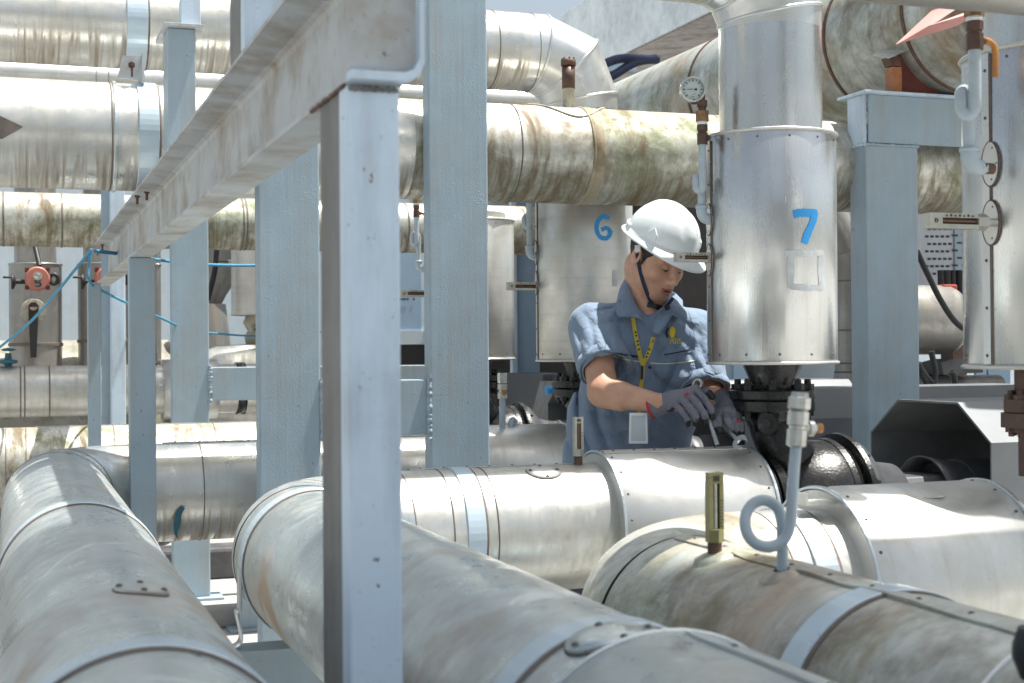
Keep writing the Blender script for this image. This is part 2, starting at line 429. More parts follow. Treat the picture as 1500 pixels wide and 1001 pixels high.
def lap_strip(root, p0, p1, r, ang, ax, mat, w=.03, n=9, name='lap_strip', jag=.002):
    """longitudinal overlap of the sheet along a straight pipe, with screws"""
    p0, p1 = V(p0), V(p1); ax = (p1-p0).normalized(); r0 = V((0,0,1)) if abs(ax.z) < .9 else V((0,1,0))
    nn = (r0-ax*r0.dot(ax)).normalized(); b = ax.cross(nn); mb = MB(); k = 24
    rnd = random.Random(int(r*1e4)+n)
    rows = []
    for i in range(k+1):
        q = p0.lerp(p1, i/k); row = []
        wob = rnd.uniform(-jag, jag)
        for j, (da, h) in enumerate(((-w/2/r, .0005), (-w/2/r, .004+wob*.6), (0, .0045), (w/2/r, .003), (w/2/r, .0005))):
            a = ang+da+(wob/r if j < 2 else 0); row.append(q+(nn*math.cos(a)+b*math.sin(a))*(r+h))
        rows.append(mb.add(row))
    L_ = (p1-p0).length
    for i in range(k):
        for j in range(4):
            mb.face([rows[i]+j, rows[i+1]+j, rows[i+1]+j+1, rows[i]+j+1], [(i/k*L_, .1)]*4)
    o = mb.build(name, mat, root)
    P = []; A = []
    for i in range(n):
        q = p0.lerp(p1, (i+.5)/n); d = nn*math.cos(ang)+b*math.sin(ang); P.append(q+d*(r+.004)); A.append(d)
    screws(o, P, A, .0045)
    return o
def plate(root, c, nrm, along, a, b_, mat, r, name='inspection_plate', edge=True):
    """oval patch plate bent to the pipe (radius r)"""
    c, nrm, along = V(c), V(nrm).normalized(), V(along).normalized(); side = nrm.cross(along); mb = MB()
    k = 36
    top = [c + nrm*.005]
    cen = c - nrm*r
    def pt(u, v, h):
        an = v/r; return cen + along*u + (nrm*math.cos(an)+side*math.sin(an))*(r+h)
    n0 = mb.add([pt(0,0,.006)]); r1 = mb.add([pt(a*.55*math.cos(2*PI*i/k), b_*.55*math.sin(2*PI*i/k), .006) for i in range(k)])
    r2 = mb.add([pt(a*math.cos(2*PI*i/k), b_*math.sin(2*PI*i/k), .005) for i in range(k)])
    r3 = mb.add([pt(a*1.01*math.cos(2*PI*i/k), b_*1.01*math.sin(2*PI*i/k), 0) for i in range(k)])
    for i in range(k):
        j = (i+1) % k
        mb.face([n0, r1+i, r1+j], None, True); mb.face([r1+i, r2+i, r2+j, r1+j], None, True); mb.face([r2+i, r3+i, r3+j, r2+j])
    o = mb.build(name, mat, root)
    if edge:
        mb = MB(); P = [pt(a*1.03*math.cos(2*PI*i/k), b_*1.03*math.sin(2*PI*i/k), .001) for i in range(k)]
        mb.tube(P+[P[0]], .0011, 6); mb.build('plate_edge', M['seam'], o)
        screws(o, [pt(a*.8*x, b_*.8*y, .006) for x, y in ((1,0),(-1,0),(0,1),(0,-1))], [nrm]*4, .005)
    return o
def jacket(root, x0, x1, Y, mat, r=RJ, z=ZP, ends=True):
    """larger rectangular-folded jacket round the valve end of a pump line"""
    c0, c1 = V((x0,Y,z)), V((x1,Y,z))
    mb = MB(); e = .006
    mb.lathe(c0, c1-c0, [(0, RP-.01), (0, r-e), (e, r), (x1-x0-e, r), (x1-x0, r-e), (x1-x0, RP-.06)], 80, smooth=False)
    for i in range(len(mb.sm)): mb.sm[i] = 80 <= i < 320 and not (80 <= i < 160 or 240 <= i < 320)
    o = mb.build('valve_jacket', mat, root)
    seam(o, (x0+.002,Y,z), (1,0,0), r-.001, 'strap_metal', .008, .004, 'rim_bead'); seam(o, (x1-.004,Y,z), (1,0,0), r-.001, 'strap_metal', .010, .005, 'rim_bead')
    ring_screws(o, (x0+.02,Y,z), (1,0,0), r, 18); ring_screws(o, (x1-.025,Y,z), (1,0,0), r, 18)
    return o

G_LOW = 'low insulated pump suction pipes'
def run_pipe(label, X, Y, near_y, mat_near, mat_row, x_end, R=.30, strapsY=(), jack=True, jm='clad_jacket', seamsX=(), seamsY=(), strapsX=(), r=RP):
    root = thing('insulated_pipe', label, 'pipe', (X, Y, 0), 0, G_LOW)
    A = V((X, near_y, ZP)); K = V((X, Y, ZP)); B = V((x_end, Y, ZP))
    el = arc(A, K, B, R, 14)
    MB().tube([A, A.lerp(el[0], .5), el[0]], r, 80, ref=(0,0,1)).build('pipe_section', mat_near, root)
    MB().tube(el, r+.001, 80, cap=False, ref=(0,0,1)).build('elbow', mat_near, root)
    MB().tube([el[-1], el[-1].lerp(B, .5), B], r, 80, ref=(0,0,1)).build('pipe_section', mat_row, root)
    for i in ((14,) if X == X3 else (4, 14)):
        d = (el[min(i+1,14)]-el[max(i-1,0)])
        seam(root, el[i], d, r)
    for y in strapsY: strap(root, (X,y,ZP), (0,1,0), r)
    for x in strapsX: strap(root, (x,Y,ZP), (-1,0,0), r)
    for y in seamsY: seam(root, (X,y,ZP), (0,1,0), r)
    for x in seamsX: seam(root, (x,Y,ZP), (1,0,0), r)
    if jack: jacket(root, 1.53, 2.0, Y, M[jm])
    return root

# line A + foreground pipe 2
pA = run_pipe('grey insulated pipe bending from the foreground to the line the worker leans over', X2, YA, .25, M['clad_near'], M['clad'], 2.0,
              strapsY=(1.53, 3.24), strapsX=(1.13,), seamsX=(1.07, 1.19), seamsY=())
pl = PY(785, 693, YA); plate(pA, V((pl.x, YA, ZP))+V((0,-.35,.94)).normalized()*RP, (0,-.35,.94), (1,0,0), .048, .038, M['clad_jacket'], RP)
plate(pA, V((X2,1.47,ZP))+V((-.15,0,1)).normalized()*RP, (-.15,0,1), (0,1,0), .045, .055, M['clad_near'], RP)
lap_strip(pA, (1.0,YA,ZP), (1.52,YA,ZP), RP, -.12, 0, M['clad'], .02, 8)
lap_strip(pA, (1.54,YA,ZP), (1.98,YA,ZP), RJ, .14, 0, M['clad_jacket'], .03, 7)
jk = MB().lathe((X2,.25,ZP), (0,1,0), [(0,.15),(0,.188),(1.13,.188),(1.136,.180),(1.136,.15)], 90, smooth=False)
for i in range(len(jk.sm)): jk.sm[i] = 90 <= i < 180
jk = jk.build('valve_jacket', M['clad_near'], pA); seam(jk, (X2,1.383,ZP), (0,1,0), .187, 'strap_metal', .006, .003, 'rim_bead')
lap_strip(jk, (X2,.3,ZP), (X2,1.36,ZP), .188, .12, 0, M['clad_near'], .02, 6)
# steel strap tail bolted to the support beam
mb = MB(); tail = [V((X2-RP-.004,3.24,ZP-.0)), V((X2-RP-.005,3.24,ZP-.09)), V((X2-RP-.012,3.24,.66)), V((X2-RP-.002,3.24,.60)), V((X2-RP-.03,3.24,.581)), V((X2-RP-.10,3.24,.580))]
tail = spline(tail, 6)
nn = []
for i, p in enumerate(tail):
    t = (tail[min(i+1,len(tail)-1)]-tail[max(i-1,0)]).normalized(); q = t.cross(V((0,1,0))).normalized()*.002
    nn.append(mb.add([p-q-V((0,.022,0)), p-q+V((0,.022,0)), p+q+V((0,.022,0)), p+q-V((0,.022,0))]))
for i in range(len(nn)-1):
    for j in range(4): mb.face([nn[i]+j, nn[i]+(j+1)%4, nn[i+1]+(j+1)%4, nn[i+1]+j], None, True)
mb.face([nn[-1]+j for j in range(4)])
tl = mb.build('strap_tail', M['strap_metal'], pA); MB().bolt((X2-RP-.07,3.24,.582), (0,0,1), .011, .007).build('bolt', M['bolt'], tl)

# line B + foreground pipe 1
pB = run_pipe('grey insulated pipe filling the lower left foreground, with its rust tinged bend', X1, YB, .25, M['clad_near'], M['clad_drip'], 2.0, R=.28,
              strapsY=(1.6, 3.15), seamsX=(.62,), seamsY=(), jm='clad_jacket')
plate(pB, V((X1,1.98,ZP))+V((.15,0,1)).normalized()*RP, (.15,0,1), (0,1,0), .04, .036, M['clad_near'], RP)
lap_strip(pB, (.5,YB,ZP), (1.52,YB,ZP), RP, -.1, 0, M['clad_drip'], .02, 12)
mb = MB(); q = [PY(a, b_, YB-RP-.004) for a, b_ in ((266,742),(271,744),(266,754),(264,770),(260,782),(261,791),(255,782),(254,768),(258,752))]
mb.prism(q, (0,-.002,0)); mb.build('teal_paint_mark', M['paint_teal'], pB)
# line C + foreground pipe 3
pC = run_pipe('mossy stained insulated pipe crossing the lower right foreground to a big jacket', X3, YC, .25, M['clad_mould'], M['clad'], 1.95, R=.27,
              strapsY=(1.60,), seamsY=(), jack=False, strapsX=())
strap(pC, (1.435,YC,ZP), (-1,0,0), RP, .05, 'strap_metal')
jacket(pC, 1.51, 1.90, YC, M['clad_jacket'], .212)
lap_strip(pC, (X3,.95,ZP), (X3,2.18,ZP), RP, -.10, 0, M['clad_mould'], .03, 12, jag=.004)
jk = MB().lathe((X3,.25,ZP), (0,1,0), [(0,.15),(0,.188),(.99,.188),(.996,.180),(.996,.15)], 90, smooth=False)
for i in range(len(jk.sm)): jk.sm[i] = 90 <= i < 180
jk = jk.build('valve_jacket', M['clad_mould'], pC); seam(jk, (X3,1.243,ZP), (0,1,0), .187, 'white', .006, .003, 'rim_bead')
MB().lathe(PD(1512, 968, 1.42), (.1,-.2,1), [(-.02,.008),(0,.02),(.012,.022),(.03,.02),(.034,.012),(.034,0)], 24).build('black_cap', M['rubber'], jk)
for (px, py) in ((1330,722),):
    p = PY(px, py, YC); d = V((0, -.42, .9)).normalized()
    q = V((p.x, YC, ZP))+d*.212
    mb = MB(); mb.prism([q+V((-.03,0,0))-d*.002, q+V((.012,-.01,0))+d*.001, q+V((.03,.005,0))-d*.001, q+V((.0,.022,-.008))], d*.003); mb.build('torn_tab', M['clad_jacket'], pC)
# bracket tab left of the big jacket
mb = MB(); q = V((1.47,YC-.05,ZP+.205)); mb.box(q+V((-.03,-.02,-.02)), q+V((.03,.02,-.012))); mb.box(q+V((-.03,-.02,-.012)), q+V((-.026,.02,.004))); mb.build('clip', M['clad_jacket'], pC)
# line D
pD = run_pipe('weathered insulated pipe with a lap seam, behind the bend at the far left', -.42, YD, 5.6, M['clad'], M['clad_green'], 2.0, R=.3,
              strapsX=(), seamsX=(-.02,.06,.42,.85), jm='clad_jacket')
lap_strip(pD, (0.1,YD,ZP), (1.5,YD,ZP), RP, -.12, 0, M['clad_drip'], .02, 14)
# far line with flange at the left
pF = thing('insulated_pipe', 'far pale insulated pipe on the left, in front of the stained tank', 'pipe', (0,8.3,0), 0, G_LOW)
zF = PY(100, 573, 8.3).z; rF = (PY(100, 538, 8.3).z-PY(100, 612, 8.3).z)/2
xe = PY(398, 570, 8.3).x
MB().tube([(-1.2,8.3,zF), (.5,8.3,zF), (xe,8.3,zF)], rF, 64).build('pipe_section', M['clad'], pF)
for px in (30, 36, 72, 160, 224): seam(pF, (PY(px, 573, 8.3).x,8.3,zF), (1,0,0), rF, w=.008)
x0, x1 = PY(238, 573, 8.3).x, PY(275, 573, 8.3).x
MB().lathe((x0,8.3,zF), (1,0,0), [(0,rF),(0,rF+.03),(.3,rF+.03),(.31,rF)], 64).build('valve_jacket', M['clad_jacket'], pF)
x0 = PY(345, 573, 8.3).x
MB().lathe((x0,8.3,zF), (1,0,0), [(0,rF*.7),(0,rF+.01),(.05,rF+.01),(.05,rF*.8),(.2,rF*.75),(.2,rF+.02),(.3,rF+.02),(.3,.02)], 40).build('black_flange', M['black'], pF)
# ---------------------------------------------------------------- high pipes
def hpipe(label, Y, z, r, x0, x1, mat, group='high insulated pipes', name='insulated_pipe'):
    root = thing(name, label, 'pipe', ((x0+x1)/2, Y, z), 0, group)
    MB().tube([(x0,Y,z), ((x0+x1)/2,Y,z), (x1,Y,z)], r, 80).build('pipe_section', mat, root)
    return root
YG, RG = 4.745, .172
zG = PY(750, 225, YG).z
xg = lambda px: PY(px, 225, YG).x
pG = thing('insulated_pipe', 'long mossy insulated pipe running above the worker behind the posts', 'pipe', (2,YG,zG), 0, 'high insulated pipes')
xs = [-1.6, xg(160), xg(590), xg(740), xg(1225), 5.5]
for a, b_, mm in ((xs[0], xs[1], 'clad_drip'), (xs[1], xs[2], 'clad_drip'), (xs[2], xs[5], 'clad_green')):
    MB().tube([(a,YG,zG), ((a+b_)/2,YG,zG), (b_,YG,zG)], RG, 80).build('pipe_section', M[mm], pG)
bead(pG, (xg(853),YG,zG), (1,0,0), RG, M['joint'], .045, .003, 'stained_joint')
bead(pG, (xg(845),YG,zG), (1,0,0), RG+.0012, M['joint'], .012, .004, 'stained_joint')
for px in (160, 742, 1225): seam(pG, (xg(px),YG,zG), (1,0,0), RG, w=.005, th=.003)
seam(pG, (xg(161)+.01,YG,zG), (1,0,0), RG, 'strap_metal', .012, .006, 'raised_bead')
strap(pG, (xg(212),YG,zG), (-1,0,0), RG, .062, 'strap', .006)
mb = MB(); q = [PY(-30, 176, YG-RG-.004), PY(0, 170, YG-RG-.004), PY(34, 186, YG-RG-.004), PY(3, 204, YG-RG-.004), PY(-30, 200, YG-RG-.004)]
MB().prism(q, (0,-.003,0)).build('flow_arrow', M['seam'], pG)
# patch lip with drooping front edge and rusty stub pipe on top
def arc_lip(root, x0, x1, Yc, zc, r, drop, m):
    P = []
    for i in range(25):
        t = i/24; x = x0+(x1-x0)*t; a = -.05-drop*math.sin(PI*t); P.append(V((x, Yc+math.sin(a)*(r+.003), zc+math.cos(a)*(r+.003))))
    MB().tube(P, .0035, 8).build('patch_lip', m, root)
arc_lip(pG, xg(772), xg(885), YG, zG, RG, .75, M['putty'])
st = thing('stub_pipe', 'rusty capped stub pipe standing on top of the mossy high pipe', 'pipe stub', (xg(829),YG-.03,zG+RG))
q = V((xg(829),YG-.03,zG+RG-.02)); sc_ = .0025
MB().lathe(q, (0,0,1), [(0,.021),(.085,.021),(.085,.0235)], 24).build('lower_sleeve', M['putty'], st)
MB().lathe(q+V((0,0,.083)), (0,0,1), [(0,.02),(0,.0235),(.082,.0235),(.082,.02)], 24).build('pipe_body', M['brown_metal'], st)
cap = MB().lathe(q+V((0,0,.165)), (0,0,1), [(0,.02),(0,.027),(.02,.027),(.022,.024),(.026,.012),(.03,0)], 24)
for i in range(7): cap.bolt(q+V((.022*math.cos(i*.9),.022*math.sin(i*.9),.186)), (0,0,1), .004, .004)
cap.build('bolted_cap', M['bolt'], st)

# upper discharge lines with mitred elbows: K6 (row B) and K7 (row A)
RK = .148; ZK = None
def discharge(label, Y, x0, mat, mat_el, zK, neck_to=1.84, rk=RK, straps=(), seams=()):
    root = thing('insulated_pipe', label, 'pipe', (XV,Y,zK), 0, 'upper discharge pipes')
    a = V((x0,Y,zK)); p1 = V((XV-.175,Y,zK)); m1 = V((XV-.052,Y,zK-.050)); d = V((XV,Y,zK-.175)); e = V((XV,Y,neck_to))
    MB().tube([a, a.lerp(p1, .5), p1.lerp(a, .02)], rk, 80).build('pipe_section', mat, root)
    mb = MB(); mb.tube([p1.lerp(a, .02), p1, m1, d, d.lerp(e, .12)], [rk, rk*1.02, rk*1.08, rk*1.02, rk], 80, cap=False, ref=(0,1,0))
    mb.sm = [True]*len(mb.sm); el = mb.build('mitred_elbow', mat_el, root)
    es = el.modifiers.new('e', 'EDGE_SPLIT'); es.split_angle = math.radians(14)
    for q, t0, t1, k_ in ((p1, p1-a, m1-p1, 1.02), (m1, m1-p1, d-m1, 1.08), (d, d-m1, e-d, 1.02)): bead(el, q, t0.normalized()+t1.normalized(), rk*k_, mat_el, .012, .005, 'elbow_bead')
    MB().tube([d.lerp(e, .12), e], rk, 80).build('neck', M['clad_bright'], root)
    bead(root, (XV,Y,neck_to+.012), (0,0,1), rk, mat_el, .012, .006)
    for x in seams: seam(root, (x,Y,zK), (1,0,0), rk)
    for x in straps: strap(root, (x,Y,zK), (-1,0,0), rk, .07, 'strap', .006)
    return root
ZK6 = CZ + .99 + .148
k6 = discharge('upper silver pipe with a mitred elbow dropping behind the mossy pipe', YB+.04, -1.6, M['clad_drip'], M['clad_elbow'], ZK6,
     straps=(PY(198, 50, YB).x,), seams=(PY(720, 60, YB).x, PY(778, 60, YB).x, PY(192, 50, YB).x))
k7 = discharge('silver pipe and elbow coming down into vessel seven', YA, .95, M['clad'], M['clad_elbow'], ZK6, seams=())
# hanger bracket between the two left pipes
br = thing('pipe_bracket', 'pale angle bracket with a rusty bolt clamped between the two left high pipes', 'bracket', PY(195, 105, YG))
bx = PY(192, 105, YG-.05); z0, z1 = zG+RG-.01, zG+RG+.075
mb = MB(); mb.prism([V((bx.x-.045,YG-.09,z0+.012)), V((bx.x+.02,YG-.09,z0+.012)), V((bx.x+.03,YG-.09,z1)), V((bx.x-.03,YG-.09,z1))], (0,.006,0))
mb.box((bx.x+.03,YG-.1,z0),(bx.x+.038,YG+.06,z1+.01)); mb.build('angle_plate', M['steel_dirty'], br)
MB().bolt((bx.x-.002,YG-.094,(z0+z1)/2+.012), (0,-1,0), .011, .006).build('bolt', M['bolt'], br)
MB().box((bx.x-.003,YG-.098,z0+.018),(bx.x+.002,YG-.092,z0+.05)).build('bolt_shank', M['bolt'], br)

# far dirty pipe J
YJ = 8.2; zJ = PY(70, 322.5, YJ).z; rJ = (PY(70, 283, YJ).z-PY(70, 362, YJ).z)/2
pJ = hpipe('far dirty pipe at eye height passing behind all the posts', YJ, zJ, rJ, -2.6, 4.6, M['clad_green'])
for px in (5, 90, 352, 357, 590): seam(pJ, (PY(px, 322, YJ).x,YJ,zJ), (1,0,0), rJ, w=.01)
# far thin pale pipes between G and K at the left
zz = PY(100, 112, 8.6).z
pT = hpipe('thin far white pipe showing between the two big high pipes', 8.6, zz, .075, -2.6, 4.2, M['clad_jacket'])
seam(pT, (PY(140, 105, 8.6).x,8.6,zz), (1,0,0), .075); seam(pT, (PY(158, 105, 8.6).x,8.6,zz), (1,0,0), .075)

# ---------------------------------------------------------------- vertical vessels (air separators) rows A..D
def vessel(label, Y, mat):
    root = thing('insulated_vessel', label, 'vessel', (XV, Y, 1.20), 0, 'upright vessels above the pumps')
    r = .187; z0, z1 = 1.200, 1.865
    b = MB().lathe((XV,Y,z0), (0,0,1), [(.006,.05),(.006,r-.006),(.012,r),(z1-z0-.006,r),(z1-z0,r-.004),(z1-z0+.004,r*.75)], 96, smooth=False, ref=(0,1,0))
    for i in range(len(b.sm)): b.sm[i] = 192 <= i < 288
    body = b.build('vessel_jacket', mat, root)
    for z in (z0+.006, z1-.004): bead(root, (XV,Y,z), (0,0,1), r, M['clad_jacket'], .010, .006, 'rolled_rim')
    # vertical lap seam on the camera-left side with screws
    an = math.radians(173 if Y > 3 else 186); d = V((math.cos(an), math.sin(an), 0)); t = V((-d.y, d.x, 0))
    mb = MB(); q = V((XV,Y,0))+d*(r+.001)
    mb.prism([q+V((0,0,z0+.012))-t*.010, q+V((0,0,z0+.012))+t*.010, q+V((0,0,z1-.012))+t*.010, q+V((0,0,z1-.012))-t*.010], d*.003)
    mb.build('lap_strip', mat, root)
    MB().box((0,0,0),(1,1,1), Matrix.Translation(q+V((0,0,z0+.012))+t*.011-d*.001) @ Matrix(((t.x*.002,d.x*.003,0,0),(t.y*.002,d.y*.003,0,0),(0,0,z1-z0-.024,0),(0,0,0,1)))).build('lap_seam', M['seam'], root)
    screws(root, [q+V((0,0,z0+.03+i*.098))+d*.003 for i in range(7)], [d]*7, .004)
    ring_screws(root, (XV,Y,z0+.03), (0,0,1), r, 12, .004, .2); ring_screws(root, (XV,Y,z1-.025), (0,0,1), r, 12, .0035, .5)
    return root, body
vA, vAb = vessel('silver vessel in the middle right marked with a blue 7', YA, M['clad_bright'])
vB, vBb = vessel('silver vessel marked with a blue 6 behind the worker', YB, M['clad_jacket'])
vC, vCb = vessel('near silver vessel cut off by the right edge of the picture', YC, M['clad_bright'])
vD, vDb = vessel('silver vessel half hidden by the tall middle post', YD, M['clad_jacket'])
MB().tube([(XV,YC,1.865), (XV,YC,2.6)], RK, 64).build('neck', M['clad_bright'], vC)
MB().tube([(XV,YD,1.8), (XV,YD,1.9)], RK, 48).build('neck', M['clad_jacket'], vD)

# oval flashing plates + thermometers + siphon tubes on the -X side of each vessel
def flashing(root, c, d, h=.046, w=.022):
    c, d = V(c), V(d).normalized(); t = V((-d.y, d.x, 0)); mb = MB(); k = 28
    P = [c + V((0,0,h*math.cos(2*PI*i/k))) + t*(w*math.sin(2*PI*i/k)) for i in range(k)]
    mb.prism(P, d*.004); o = mb.build('oval_flashing', M['clad_jacket'], root)
    MB().tube([p+d*.003 for p in P]+[P[0]+d*.003], .0018, 6).build('flashing_edge', M['bolt'], o)
    screws(o, [c+V((0,0,z))+t*x+d*.003 for z, x in ((h*.7,.006),(-h*.7,.004),(0,w*.75))], [d]*3, .003)
def thermometer_h(label, px0, px1, py, Y, dshift=0, case='gauge_case', L=None, h=None):
    """industrial glass thermometer lying sideways: base nut at the vessel, glass column in a slotted case"""
    a = PY(px1, py, Y); b_ = PY(px0, py, Y); b_.z = a.z
    L_ = (a-b_).length; h = h or L_*.21
    root = thing('thermometer', label, 'thermometer', a, 0, 'glass thermometers')
    x0, x1 = b_.x, a.x; z = a.z; cz_ = h/2; n_w = L_*.22
    case_w = h*.42
    c = MB()
    c.box((x0,Y-case_w,z-cz_),(x1-n_w,Y+case_w,z-cz_*.42)); c.box((x0,Y-case_w,z+cz_*.42),(x1-n_w,Y+case_w,z+cz_))
    c.box((x0,Y-case_w*.98,z-cz_*.42),(x0+L_*.2,Y+case_w*.98,z+cz_*.42)); c.box((x0+L_*.2,Y+.0,z-cz_*.42),(x1-n_w,Y+case_w,z+cz_*.42))
    c.build('case', M[case], root)
    MB().tube([(x0+L_*.2,Y-case_w*.35,z), (x1-n_w,Y-case_w*.35,z)], cz_*.25, 12).build('glass_column', M['tube_slot'], root)
    MB().box((x0+L_*.2,Y-case_w*.06,z-cz_*.41),(x1-n_w,Y-case_w*.02,z+cz_*.41)).build('slot', M['brown_metal'], root)
    MB().lathe((x1-n_w,Y,z), (1,0,0), [(0,.0),(0,cz_*1.02),(.002,cz_*1.12),(n_w*.8,cz_*1.12),(n_w*.85,cz_*.9),(n_w*.85,cz_*.55),(n_w+.02,cz_*.55)], 6, smooth=False).build('base_nut', M['gauge_case'], root)
    # scale ticks and maker's mark
    mk = MB()
    for i in range(7):
        xx = x0+L_*(.25+.07*i); mk.box((xx,Y-case_w-.0008,z+cz_*.55),(xx+L_*.03,Y-case_w+.0002,z+cz_*(.85 if i % 2 else .75)))
    s_ = h*.14; x = x0+L_*.10
    for (ax, az, bx_, bz) in ((-.9,-1,-.6,1),(-.9,.7,-.1,1),(-.9,-.2,-.2,.2),(-.9,-1,-.1,-.7),(.2,-1,.5,1),(.5,.0,1.1,.3),(.5,-.3,1.1,0)):
        mk.box((x+ax*s_,Y-case_w-.0008,z+az*s_),(x+bx_*s_,Y-case_w+.0002,z+bz*s_))
    mk.build('scale_marks', M['ink'], root)
    return root
XL = XV-.187*math.cos(math.radians(20)); YL = -.187*math.sin(math.radians(20))
dd = V((math.cos(math.radians(173)), math.sin(math.radians(173)), 0))
zt = PY(1040, 378, YA-.06).z; zs = PY(1040, 318, YA-.06).z
def fl_for(root, Y, z):
    flashing(root, V((XV,Y,z))+dd*.189, dd)
for (rt, Y) in ((vA,YA),(vB,YB),(vD,YD)):
    fl_for(rt, Y, zt); fl_for(rt, Y, zs+.0)
zt8 = PY(1440, 325, YC-.05).z; zs8 = PY(1440, 238, YC-.05).z
d8 = V((math.cos(math.radians(190)), math.sin(math.radians(190)), 0))
flashing(vC, V((XV,YC,zt8))+d8*.189, d8); flashing(vC, V((XV,YC,zs8))+d8*.189, d8)
thermometer_h('glass thermometer sticking out of vessel seven in front of the white helmet', 989, 1048, 378, YA+.02)
thermometer_h('glass thermometer sticking out of the vessel marked 6', 743, 795, 420, YB+.02)
thermometer_h('glass thermometer between the pale foreground post and the tall middle post', 587, 633, 430.5, YD+.02)
thermometer_h('glass thermometer sticking out of the near vessel at the right edge', 1357, 1447, 326, YC-.05)
thermometer_h('small distant thermometer above the blue rope at the left', 313, 340, 384, 9.2)

